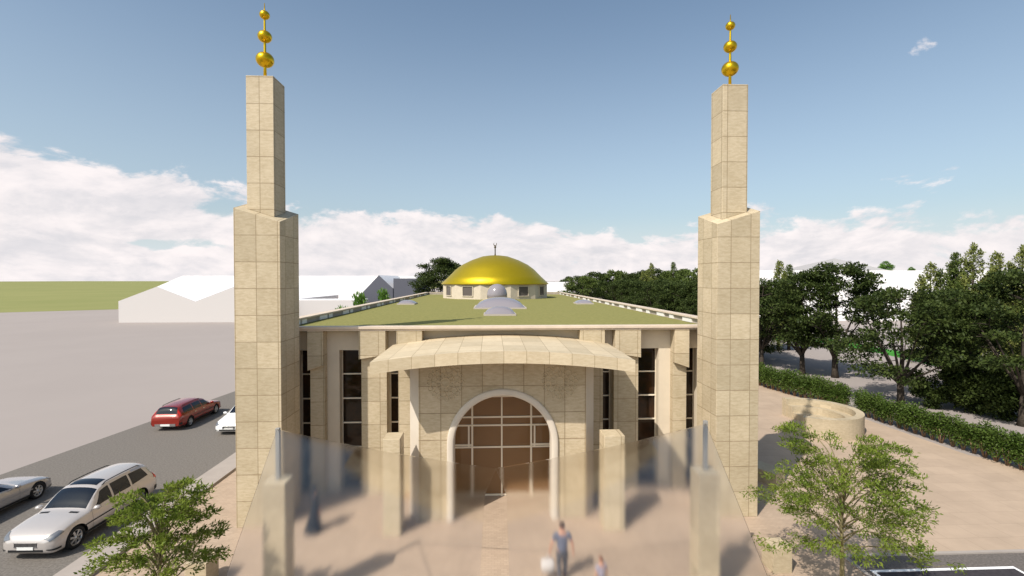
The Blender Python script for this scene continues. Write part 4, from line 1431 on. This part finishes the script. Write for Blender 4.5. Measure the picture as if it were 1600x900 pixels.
def wheel(parent, x, y, r, w_, spokes=7):
    sg = 1 if y > 0 else -1
    t = MB()
    prof = [(r * 0.70, -w_ / 2), (r * 0.93, -w_ / 2), (r, -w_ * 0.36), (r, w_ * 0.36), (r * 0.93, w_ / 2), (r * 0.70, w_ / 2), (r * 0.66, w_ * 0.3), (r * 0.66, -w_ * 0.3)]
    seg = 32
    vs = [(x + a * math.cos(2 * math.pi * k / seg), y + b, r + a * math.sin(2 * math.pi * k / seg)) for k in range(seg) for a, b in prof]
    n = len(prof)
    fs = [(k * n + j, k * n + (j + 1) % n, ((k + 1) % seg) * n + (j + 1) % n, ((k + 1) % seg) * n + j) for k in range(seg) for j in range(n)]
    t.add(vs, fs, True)
    to = local_obj(t, 'wheel', 'tyre', parent)
    rm = MB()
    yo = y + sg * w_ * 0.40

    def ringy(ra, rb, y0, y1):
        vs = []
        for k in range(seg):
            a = 2 * math.pi * k / seg
            for rr_, yy in ((ra, y0), (rb, y0), (rb, y1), (ra, y1)):
                vs.append((x + rr_ * math.cos(a), yy, r + rr_ * math.sin(a)))
        rm.add(vs, [(k * 4 + j, k * 4 + (j + 1) % 4, ((k + 1) % seg) * 4 + (j + 1) % 4, ((k + 1) % seg) * 4 + j) for k in range(seg) for j in range(4)], True)
    ringy(r * 0.61, r * 0.71, yo - sg * 0.10, yo)
    ringy(0.0, r * 0.16, yo - sg * 0.04, yo + sg * 0.004)
    for k in range(spokes):
        a = 2 * math.pi * k / spokes + 0.3
        d = Vector((math.cos(a), 0, math.sin(a))); q = Vector((-math.sin(a), 0, math.cos(a)))
        c0 = Vector((x, yo, r))
        i0, i1 = c0 + d * r * 0.12, c0 + d * r * 0.64
        vs = []
        for p, ww in ((i0, r * 0.075), (i1, r * 0.10)):
            for yy in (0, -sg * 0.04):
                vs += [p + q * ww + Vector((0, yy, 0)), p - q * ww + Vector((0, yy, 0))]
        rm.add(vs, [(0, 1, 5, 4), (2, 6, 7, 3), (0, 4, 6, 2), (1, 3, 7, 5), (0, 2, 3, 1), (4, 5, 7, 6)])
    local_obj(rm, 'rim', 'rim', to)
    bk = MB()
    bk.add([(x + r * 0.68 * math.cos(2 * math.pi * k / 24), y - sg * 0.02, r + r * 0.68 * math.sin(2 * math.pi * k / 24)) for k in range(24)], [tuple(range(24))])
    local_obj(bk, 'brake_disc', 'black', to)


def finish_body(o, cuts):
    """cut the wheel arches, then keep crisp edges where the shell folds"""
    for x, y, r, d in cuts:
        cb_ = MB()
        seg = 36
        vs = [(x + r * math.cos(2 * math.pi * k / seg), yy, CARR * 1.0 + r * math.sin(2 * math.pi * k / seg)) for yy in (y - d, y + d) for k in range(seg)]
        fs = [tuple(range(seg)), tuple(range(2 * seg - 1, seg - 1, -1))] + [(k, (k + 1) % seg, seg + (k + 1) % seg, seg + k) for k in range(seg)]
        cb_.add(vs, fs)
        me = cb_.mesh('cut', uv=False)
        me.materials.append(M['black'])
        co = bpy.data.objects.new('cut', me); COL.objects.link(co)
        md = o.modifiers.new('b', 'BOOLEAN'); md.operation = 'DIFFERENCE'; md.object = co; md.solver = 'MANIFOLD'
        bpy.context.view_layer.update()
        dg = bpy.context.evaluated_depsgraph_get()
        nm = bpy.data.meshes.new_from_object(o.evaluated_get(dg))
        o.modifiers.clear()
        o.data = nm
        bpy.data.objects.remove(co)
    o.data.name = 'body'
    o.data.set_sharp_from_angle(angle=R(34))


CARR = 0.34


def make_car(name, loc, rz, label, kind, paint, group='cars on the road beside the mosque'):
    global CARR
    t = bpy.data.objects.new(name, None); COL.objects.link(t)
    tag(t, label, 'car', group)
    if kind == 'suv':
        L, CARR = 4.72, 0.37
        st = [(0.0, .60, .34, .60, .66, .48, .63), (.012, .76, .27, .68, .76, .56, .73), (.035, .86, .23, .76, .85, .66, .82), (.08, .915, .22, .84, .95, .72, .91),
              (.18, .935, .24, .92, 1.04, .76, 1.0), (.285, .94, .25, .965, 1.09, .78, 1.04), (.345, .94, .25, .975, 1.33, .74, 1.25), (.40, .94, .25, .985, 1.53, .69, 1.44),
              (.445, .94, .25, .99, 1.63, .65, 1.54), (.52, .94, .25, 1.0, 1.69, .645, 1.60), (.66, .94, .25, 1.01, 1.70, .64, 1.61), (.80, .935, .26, 1.02, 1.685, .625, 1.59),
              (.90, .925, .28, 1.03, 1.64, .60, 1.55), (.945, .91, .30, 1.02, 1.50, .60, 1.42), (.975, .89, .32, .99, 1.22, .62, 1.17), (.99, .87, .33, .93, 1.04, .66, 1.01), (1.0, .80, .36, .85, .92, .62, .90)]
        ax = (0.178, 0.79)
        ws = [(.30, 6.25), (.425, 6.2), (.425, 8), (.30, 8)]
        rear = [(.925, 6.3), (.975, 6.3), (.975, 8), (.925, 8)]
        side = [[(.335, 5.16), (.505, 5.12), (.505, 5.86), (.425, 5.86)], [(.525, 5.12), (.695, 5.12), (.695, 5.86), (.525, 5.86)], [(.715, 5.14), (.895, 5.22), (.862, 5.84), (.715, 5.86)]]
    elif kind == 'estate':
        L, CARR = 4.75, 0.32
        st = [(0.0, .60, .30, .52, .58, .48, .55), (.012, .76, .24, .58, .66, .56, .63), (.035, .84, .20, .65, .73, .66, .70), (.08, .89, .19, .72, .82, .70, .79),
              (.18, .905, .20, .80, .90, .74, .86), (.275, .91, .21, .86, .96, .76, .92), (.345, .91, .21, .87, 1.18, .70, 1.11), (.40, .91, .21, .88, 1.34, .65, 1.27),
              (.44, .91, .21, .885, 1.42, .61, 1.34), (.52, .91, .21, .89, 1.47, .60, 1.39), (.66, .91, .21, .90, 1.475, .60, 1.395), (.82, .90, .22, .91, 1.455, .59, 1.37),
              (.915, .89, .24, .92, 1.42, .58, 1.34), (.95, .88, .26, .92, 1.28, .60, 1.22), (.98, .86, .28, .90, 1.0, .66, .97), (.992, .84, .30, .85, .92, .66, .90), (1.0, .80, .33, .78, .85, .62, .83)]
        ax = (0.175, 0.785)
        ws = [(.29, 6.25), (.42, 6.2), (.42, 8), (.29, 8)]
        rear = [(.922, 6.25), (.976, 6.2), (.976, 8), (.922, 8)]
        side = [[(.33, 5.16), (.50, 5.12), (.50, 5.86), (.415, 5.86)], [(.52, 5.12), (.69, 5.12), (.69, 5.86), (.52, 5.86)], [(.71, 5.12), (.90, 5.18), (.88, 5.84), (.71, 5.86)]]
    else:
        L, CARR = 4.55, 0.33
        st = [(0.0, .55, .28, .46, .50, .42, .48), (.012, .72, .22, .52, .58, .52, .56), (.035, .83, .18, .58, .66, .62, .63), (.08, .885, .17, .66, .75, .68, .72),
              (.20, .905, .18, .76, .84, .72, .81), (.36, .91, .19, .83, .91, .74, .88), (.42, .91, .19, .84, 1.08, .68, 1.02), (.48, .91, .19, .85, 1.23, .60, 1.16),
              (.53, .91, .19, .86, 1.29, .56, 1.22), (.62, .91, .19, .87, 1.30, .555, 1.23), (.72, .915, .19, .88, 1.24, .56, 1.17), (.82, .915, .20, .88, 1.08, .62, 1.03),
              (.90, .90, .22, .86, .96, .68, .93), (.96, .87, .26, .82, .89, .66, .87), (.985, .84, .30, .78, .85, .64, .83), (1.0, .76, .34, .70, .76, .58, .74)]
        ax = (0.185, 0.78)
        ws = [(.375, 6.25), (.505, 6.2), (.505, 8), (.375, 8)]
        rear = [(.69, 6.25), (.84, 6.3), (.84, 8), (.69, 8)]
        side = [[(.42, 5.2), (.66, 5.14), (.66, 5.84), (.51, 5.86)]]
    car = Car(L, st)
    r = CARR
    body = local_obj(car.body(), 'body', paint, t)
    xa = [L / 2 - a * L for a in ax]
    finish_body(body, [(x_, s * 0.95, r * 1.16, 0.27) for x_ in xa for s in (-1, 1)])
    for x_ in xa:
        for s in (-1, 1):
            wheel(t, x_, s * 0.80, r, 0.22)
    local_obj(car.patch(ws), 'windscreen', 'carglass', t)
    local_obj(car.patch(rear), 'rear_window', 'carglass', t)
    for q in side:
        for s in (1, -1):
            local_obj(car.patch(q, sides=(s,)), 'side_window', 'carglass', t)
    # lamps
    hl = {'suv': [(.010, 4.75), (.085, 4.72), (.070, 5.75), (.010, 6.1)], 'estate': [(.010, 4.75), (.070, 4.72), (.060, 5.7), (.010, 6.0)], 'coupe': [(.012, 4.75), (.085, 4.8), (.075, 5.6), (.012, 5.9)]}[kind]
    for s in (1, -1):
        ho = local_obj(car.patch(hl, sides=(s,), off=0.010), 'headlight', 'lamp', t)
    tl = {'suv': [(.955, 4.6), (.995, 4.6), (.992, 5.6), (.955, 5.4)], 'estate': [(.950, 4.7), (.996, 4.7), (.962, 5.95), (.946, 5.95)], 'coupe': [(.965, 4.4), (.997, 4.4), (.995, 5.3), (.965, 5.3)]}[kind]
    for s in (1, -1):
        local_obj(car.patch(tl, sides=(s,), off=0.010), 'tail_light', 'redlamp', t)
    # bumpers: dark lower lip, grille
    zf = st[0][2]
    g = MB()
    xf = L / 2 + 0.004
    zt0, zb0 = st[0][4], st[0][2]
    gz0, gz1 = zt0 - 0.16, zt0 - 0.02
    g.box(xf - 0.03, xf + 0.006, -0.36, 0.36, gz0, gz1)
    go = local_obj(g, 'grille', 'black', t)
    sl = MB()
    for k in range(19):
        yy = -0.345 + 0.69 * k / 18
        sl.box(xf + 0.004, xf + 0.018, yy - 0.007, yy + 0.007, gz0 + 0.008, gz1 - 0.008)
    sl.box(xf + 0.003, xf + 0.02, -0.37, 0.37, gz1 - 0.012, gz1 + 0.008)
    sl.box(xf + 0.003, xf + 0.02, -0.37, 0.37, gz0 - 0.006, gz0 + 0.010)
    local_obj(sl, 'grille_bar', 'chrome', go)
    for f_u in (0, 1):
        q = [(.004, 2.6), (.060, 2.6), (.060, 3.05), (.004, 3.05)] if f_u == 0 else [(.955, 2.5), (.997, 2.5), (.997, 3.3), (.955, 3.3)]
        bo = local_obj(car.patch(q, off=0.012), 'bumper_trim', 'black', t)
    xb = -L / 2
    if f_u:
        bb = MB().box(xf - 0.02, xf + 0.012, -0.55, 0.55, zb0 + 0.0, zb0 + 0.07)
        local_obj(bb, 'air_intake', 'black', t)
        local_obj(MB().box(xb - 0.014, xb + 0.02, -0.60, 0.60, st[-1][2] - 0.02, st[-1][2] + 0.13), 'rear_bumper', 'chrome' if kind == 'estate' else 'black', t)
        local_obj(MB().box(xb - 0.022, xb - 0.015, -0.27, 0.27, st[-1][2] + 0.0, st[-1][2] + 0.115), 'number_plate', 'plate', t)
        local_obj(MB().box(xf + 0.013, xf + 0.020, -0.26, 0.26, zb0 + 0.075, zb0 + 0.075 + 0.10), 'number_plate', 'plate', t)
    # mirrors, sills, roof rails, handles
    um = {'suv': .335, 'estate': .325, 'coupe': .41}[kind]
    for s in (1, -1):
        p = car.S(um, 5.15)
        m_ = MB()
        vs = []
        for k in range(10):
            a = 2 * math.pi * k / 10
            for dx, f_ in ((-0.03, 0.85), (0.06, 1.0), (0.13, 0.55)):
                vs.append((p.x + dx, s * (p.y + 0.14 + 0.115 * math.cos(a) * f_), p.z + 0.07 + 0.075 * math.sin(a) * f_))
        m_.add(vs, [(k * 3 + j, k * 3 + j + 1, ((k + 1) % 10) * 3 + j + 1, ((k + 1) % 10) * 3 + j) for k in range(10) for j in (0, 1)] +
               [tuple(k * 3 for k in range(10)), tuple(k * 3 + 2 for k in range(9, -1, -1))], True)
        m_.box(p.x, p.x + 0.05, min(s * (p.y - 0.03), s * (p.y + 0.08)), max(s * (p.y - 0.03), s * (p.y + 0.08)), p.z + 0.0, p.z + 0.04)
        local_obj(m_, 'wing_mirror', paint, t)
    for s in (1, -1):
        local_obj(car.patch([(.24, 2.15), (.72, 2.15), (.72, 2.75), (.24, 2.75)], sides=(s,), off=0.012), 'sill_trim', 'black', t)
        local_obj(car.patch([(.24, 3.62), (.72, 3.62), (.72, 3.78), (.24, 3.78)], sides=(s,), off=0.012), 'door_strip', 'black' if kind != 'coupe' else paint, t)
        for hu in ((.47, .66) if kind != 'coupe' else (.62,)):
            local_obj(car.patch([(hu, 4.55), (hu + .035, 4.55), (hu + .035, 4.68), (hu, 4.68)], 3, 2, sides=(s,), off=0.022), 'door_handle', 'chrome', t)
        if kind != 'coupe':
            pts = []
            for k in range(13):
                u = .47 + .40 * k / 12
                p = car.S(u, 6.12)
                pts.append((p.x, s * (p.y), p.z + (0.045 if 0 < k < 12 else -0.01)))
            local_obj(MB().tube(pts, 0.018, 6), 'roof_rail', 'black', t)
    if kind == 'suv':
        local_obj(car.patch([(.455, 6.7), (.54, 6.7), (.54, 8), (.455, 8)], off=0.008), 'sunroof', 'carglass', t)
        for s in (1, -1):
            local_obj(car.patch([(.245, 6.5), (.265, 6.5), (.265, 7.3), (.245, 7.3)], sides=(s,), off=0.006), 'bonnet_vent', 'black', t)
    wp = MB()
    for yy in (-0.45, 0.12):
        p0 = car.S(ws[0][0] + 0.008, 7.4); p1 = car.S(ws[0][0] + 0.045, 7.0)
        wp.tube([(p0.x, yy, p0.z + 0.012), (p0.x - 0.12, yy + 0.25, p0.z + 0.075), (p0.x - 0.13, yy + 0.5, p0.z + 0.06)], 0.009, 5)
    local_obj(wp, 'wiper', 'black', t)
    # door seams
    for s in (1, -1):
        for ux in ((.31, .515, .70) if kind != 'coupe' else (.36, .67)):
            local_obj(car.patch([(ux, 2.8), (ux + .0016, 2.8), (ux + .0016, 5.05), (ux, 5.05)], 1, 14, sides=(s,), off=0.002), 'door_seam', 'black', t)
    t.location = loc
    t.rotation_euler = (0, 0, rz)
    return t


# nose points along +x locally
make_car('estate_car', (-15.06, 18.48, 0), R(-91.5), 'champagne white high estate car with roof rails, nose towards the viewer', 'suv', 'paint_silverwhite')
make_car('coupe_car', (-19.92, 19.45, 0), R(90.5), 'low silver coupe cut by the left edge of the photo', 'coupe', 'paint_silver')
make_car('estate_car', (-19.75, 32.15, 0), R(91), 'dark red estate car driving away down the road', 'estate', 'paint_red')
make_car('saloon_car', (-15.45, 31.2, 0), R(-90), 'white car half hidden behind the left minaret', 'estate', 'paint_white')


# ------------------------------------------------------------------ people
def skin_mesh(name, verts, edges, radii, root=0, sub=2):
    me = bpy.data.meshes.new(name)
    me.from_pydata(verts, edges, [])
    o = bpy.data.objects.new(name, me); COL.objects.link(o)
    md = o.modifiers.new('skin', 'SKIN')
    md.use_smooth_shade = True
    for i, r in enumerate(radii):
        sv = me.skin_vertices[0].data[i]
        sv.radius = (r, r) if isinstance(r, (int, float)) else r
        sv.use_root = (i == root)
    sb_ = o.modifiers.new('sub', 'SUBSURF'); sb_.levels = sub; sb_.render_levels = sub
    bpy.context.view_layer.update()
    dg = bpy.context.evaluated_depsgraph_get()
    nm = bpy.data.meshes.new_from_object(o.evaluated_get(dg))
    bpy.data.objects.remove(o)
    nm.name = name
    for p in nm.polygons:
        p.use_smooth = True
    return nm


def mesh_obj(me, name, m, parent):
    me.materials.clear(); me.materials.append(M[m])
    o = bpy.data.objects.new(name, me); COL.objects.link(o); o.parent = parent
    return o


def person(loc, rz, H, label, skin='skin', hair='hair', arms=((0.10, 0.0), (0.10, 0.0)), stride=0.12, dress=None, shirt='shirt', legs='jeans', carry=False):
    """faces +y locally; s scales a 1.78 m figure"""
    s = H / 1.78
    t = bpy.data.objects.new('person', None); COL.objects.link(t)
    tag(t, label, 'person')
    V, E, Rr_ = [], [], []

    def v(p, r, par=None):
        V.append(tuple(c * s for c in p)); Rr_.append(r * s if isinstance(r, (int, float)) else tuple(x * s for x in r))
        if par is not None: E.append((par, len(V) - 1))
        return len(V) - 1
    pel = v((0, 0, .96), (.155, .11))
    wa = v((0, 0, 1.12), (.135, .095), pel)
    ch = v((0, 0, 1.30), (.165, .11), wa)
    sh = v((0, -.01, 1.44), (.12, .085), ch)
    ne = v((0, 0, 1.52), .055, sh)
    h1 = v((0, .015, 1.60), (.070, .085), ne)
    h2 = v((0, .015, 1.68), (.077, .095), h1)
    h3 = v((0, .005, 1.745), (.055, .07), h2)
    nose = v((0, .125, 1.645), .012, h2)
    hands = []
    for sg, (out_, fw) in zip((-1, 1), arms):
        a = v((sg * .185, -.01, 1.42), .062, sh)
        e = v((sg * (.225 + out_), -.02 + fw * .4, 1.15), .042, a)
        w0 = v((sg * (.235 + out_ * 1.3), .03 + fw, .90), .028, e)
        hd = v((sg * (.237 + out_ * 1.3), .04 + fw, .83), (.022, .04), w0)
        hands.append((sg * (.237 + out_ * 1.3), .04 + fw, .80))
        for k, (dy, l_) in enumerate(((-.030, .062), (-.010, .075), (.010, .078), (.030, .068))):
            f1 = v((sg * (.238 + out_ * 1.3), .04 + fw + dy, .785), .009, hd)
            f2 = v((sg * (.225 + out_ * 1.3), .045 + fw + dy, .785 - l_ * .9), .008, f1)
        th = v((sg * (.222 + out_ * 1.3), .075 + fw, .80), .010, hd)
        v((sg * (.212 + out_ * 1.3), .085 + fw, .765), .009, th)
    for sg in (-1, 1):
        st_ = stride * sg
        hp_ = v((sg * .095, 0, .88), .092, pel)
        kn = v((sg * .105, st_ * .45 + .02, .50), .060, hp_)
        an = v((sg * .11, st_, .09), .040, kn)
        hl_ = v((sg * .11, st_ - .03, .045), .036, an)
        ft = v((sg * .125, st_ + .12, .035), (.04, .03), an)
    body = mesh_obj(skin_mesh('body', V, E, Rr_), 'body', skin, t)
    # ears
    er = MB()
    for sg in (-1, 1):
        er.revolve([(.004 * s, 1.615 * s), (.016 * s, 1.63 * s), (.018 * s, 1.655 * s), (.005 * s, 1.675 * s)], sg * .082 * s, .0, 8)
    local_obj(er, 'ear', skin, t)
    # hair cap
    if dress is None:
        hm = MB()
        vs, fs = [], []
        for i in range(9):
            ph = i / 8 * R(112)
            for k in range(18):
                a = 2 * math.pi * k / 18
                cut = 1.0
                px = .090 * math.sin(ph) * math.cos(a); pyy = .108 * math.sin(ph) * math.sin(a); pz = .105 * math.cos(ph)
                if math.sin(a) > 0.2 and ph > R(62): pz = .105 * math.cos(R(62)); px *= .97; pyy *= .86
                vs.append((px * s, (pyy + .002) * s, (1.692 + pz) * s))
        for i in range(8):
            for k in range(18):
                fs.append((i * 18 + k, (i + 1) * 18 + k, (i + 1) * 18 + (k + 1) % 18, i * 18 + (k + 1) % 18))
        hm.add(vs, fs, True)
        local_obj(hm, 'hair', hair, t)
        # shirt and trousers
        V2 = [(0, 0, .85), (0, 0, 1.10), (0, 0, 1.30), (0, -.01, 1.435), (-.185, -.01, 1.43), (.185, -.01, 1.43), (-.215 - arms[0][0] * .6, -.012, 1.24), (.215 + arms[1][0] * .6, -.012, 1.24)]
        E2 = [(0, 1), (1, 2), (2, 3), (3, 4), (3, 5), (4, 6), (5, 7)]
        R2 = [(.185, .135), (.165, .122), (.19, .135), (.13, .10), .078, .078, .072, .072]
        mesh_obj(skin_mesh('t_shirt', [tuple(c * s for c in p) for p in V2], E2, [r * s if isinstance(r, float) else tuple(x * s for x in r) for r in R2]), 't_shirt', shirt, t)
        V3 = [(0, 0, 1.04), (0, 0, .92)]; E3 = [(0, 1)]; R3 = [(.165, .12), (.16, .12)]
        for sg in (-1, 1):
            st_ = stride * sg
            b0 = len(V3)
            V3 += [(sg * .095, 0, .84), (sg * .105, st_ * .45 + .02, .50), (sg * .11, st_, .10)]
            E3 += [(1, b0), (b0, b0 + 1), (b0 + 1, b0 + 2)]
            R3 += [.105, .078, .062]
        mesh_obj(skin_mesh('trousers', [tuple(c * s for c in p) for p in V3], E3, [r * s if isinstance(r, float) else tuple(x * s for x in r) for r in R3]), 'trousers', legs, t)
        so = MB()
        for sg in (-1, 1):
            st_ = stride * sg
            so.tube([(sg * .11 * s, (st_ - .07) * s, .045 * s), (sg * .115 * s, (st_ + .02) * s, .05 * s), (sg * .125 * s, (st_ + .16) * s, .036 * s), (sg * .127 * s, (st_ + .19) * s, .03 * s)],
                    [.040 * s, .046 * s, .042 * s, .02 * s], 8)
        local_obj(so, 'shoe', 'shoe', t)
    else:
        # long robe with folds, and a head scarf
        vs, fs = [], []
        prof = [(0.02, .40, .34), (0.25, .33, .27), (0.55, .25, .20), (0.85, .20, .16), (1.05, .17, .13), (1.25, .19, .135), (1.40, .20, .13), (1.47, .13, .10), (1.53, .075, .075)]
        for z, rx2, ry2 in prof:
            for k in range(36):
                a = 2 * math.pi * k / 36
                fo_ = 1 + 0.07 * math.cos(9 * a) * max(0, 1 - z / 1.0)
                vs.append((rx2 * fo_ * math.cos(a) * s, ry2 * fo_ * math.sin(a) * s - 0.06 * max(0, .9 - z) * s, z * s))
        for i in range(len(prof) - 1):
            for k in range(36):
                k2 = (k + 1) % 36
                fs.append((i * 36 + k, i * 36 + k2, (i + 1) * 36 + k2, (i + 1) * 36 + k))
        local_obj(MB().add(vs, fs, True), 'robe', dress, t)
        V4 = [(0, -.01, 1.42)]; E4 = []; R4 = [(.12, .09)]
        for sg, (out_, fw) in zip((-1, 1), arms):
            b0 = len(V4)
            V4 += [(sg * .18, -.01, 1.41), (sg * (.225 + out_), -.02 + fw * .4, 1.15), (sg * (.235 + out_ * 1.25), .03 + fw * .9, .93)]
            E4 += [(0, b0), (b0, b0 + 1), (b0 + 1, b0 + 2)]
            R4 += [.078, .07, .075]
        mesh_obj(skin_mesh('sleeves', [tuple(c * s for c in p) for p in V4], E4, [r * s if isinstance(r, float) else tuple(x * s for x in r) for r in R4]), 'sleeves', dress, t)
        vs, fs = [], []
        for z, r_, yy in ((1.44, .135, -.02), (1.50, .105, -.015), (1.56, .092, -.01), (1.62, .102, -.005), (1.70, .106, 0), (1.76, .085, 0), (1.80, .03, 0)):
            for k in range(24):
                a = 2 * math.pi * k / 24
                f_ = 1.0
                if 1.55 < z < 1.72 and math.sin(a) > .72: f_ = .78
                vs.append((r_ * f_ * math.cos(a) * s, (r_ * 1.12 * f_ * math.sin(a) + yy) * s, z * s))
        for i in range(6):
            for k in range(24):
                k2 = (k + 1) % 24
                fs.append((i * 24 + k, i * 24 + k2, (i + 1) * 24 + k2, (i + 1) * 24 + k))
        fs.append(tuple(6 * 24 + k for k in range(24)))
        local_obj(MB().add(vs, fs, True), 'head_scarf', dress, t)
    t.location = loc
    t.rotation_euler = (0, 0, rz)
    return t, [Vector(h) * s for h in hands]


man, hm_ = person((2.16, 14.42, 0.004), R(4), 1.80, 'man seen from behind in a blue grey t-shirt and grey trousers', arms=((0.10, 0.02), (0.085, -0.03)), stride=0.10)
person((-6.45, 17.72, 0.004), R(-60), 1.66, 'woman in a long black robe and head scarf near the left minaret', dress='abaya', arms=((0.02, 0.10), (0.02, 0.08)), stride=0.06)
person((3.16, 13.55, 0.004), R(25), 1.22, 'auburn haired child in a pale lilac top at the bottom edge of the photo', hair='hair_red', shirt='lilac', arms=((0.06, 0.02), (0.06, 0.0)), stride=0.05)
# white carrier bag hanging from the man's left hand
h = man.matrix_basis @ hm_[0]
hx, hy, hz = h.x, h.y, h.z - 0.01
bg = empty('carrier_bag', (hx, hy, 0), 'white plastic carrier bag in the hand of the man', 'bag')
vs, fs = [], []
for z, a_x, a_y in ((hz - .52, .12, .05), (hz - .50, .19, .085), (hz - .35, .21, .095), (hz - .20, .20, .08), (hz - .12, .16, .03)):
    for k in range(20):
        a = 2 * math.pi * k / 20
        w_ = 1 + 0.05 * math.sin(5 * a + z * 20)
        vs.append((hx + math.copysign(abs(math.cos(a)) ** 0.6, math.cos(a)) * a_x * w_ - 0.06, hy + math.copysign(abs(math.sin(a)) ** 0.6, math.sin(a)) * a_y * w_, z))
for i in range(4):
    for k in range(20):
        k2 = (k + 1) % 20
        fs.append((i * 20 + k, i * 20 + k2, (i + 1) * 20 + k2, (i + 1) * 20 + k))
fs.append(tuple(range(19, -1, -1)))
MB().add(vs, fs, True).build('bag_body', 'bagwhite', bg)
hb = MB()
for dy in (-0.02, 0.02):
    hb.tube([(hx - .13, hy + dy, hz - .13), (hx - 0.03, hy + dy * 0.5, hz - .01), (hx + .02, hy + dy * 0.5, hz - .01), (hx + .05, hy + dy, hz - .13)], 0.008, 5)
hb.build('bag_handle', 'bagwhite', bg)

# sunlight reaches the paving through the glass wings (refractive caustics)
sun_d.cycles.is_caustics_light = True
for o in bpy.data.objects:
    if o.type == 'MESH' and not o.name.startswith(('glass_wing', 'crown', 'foliage')):
        o.cycles.is_caustics_receiver = True
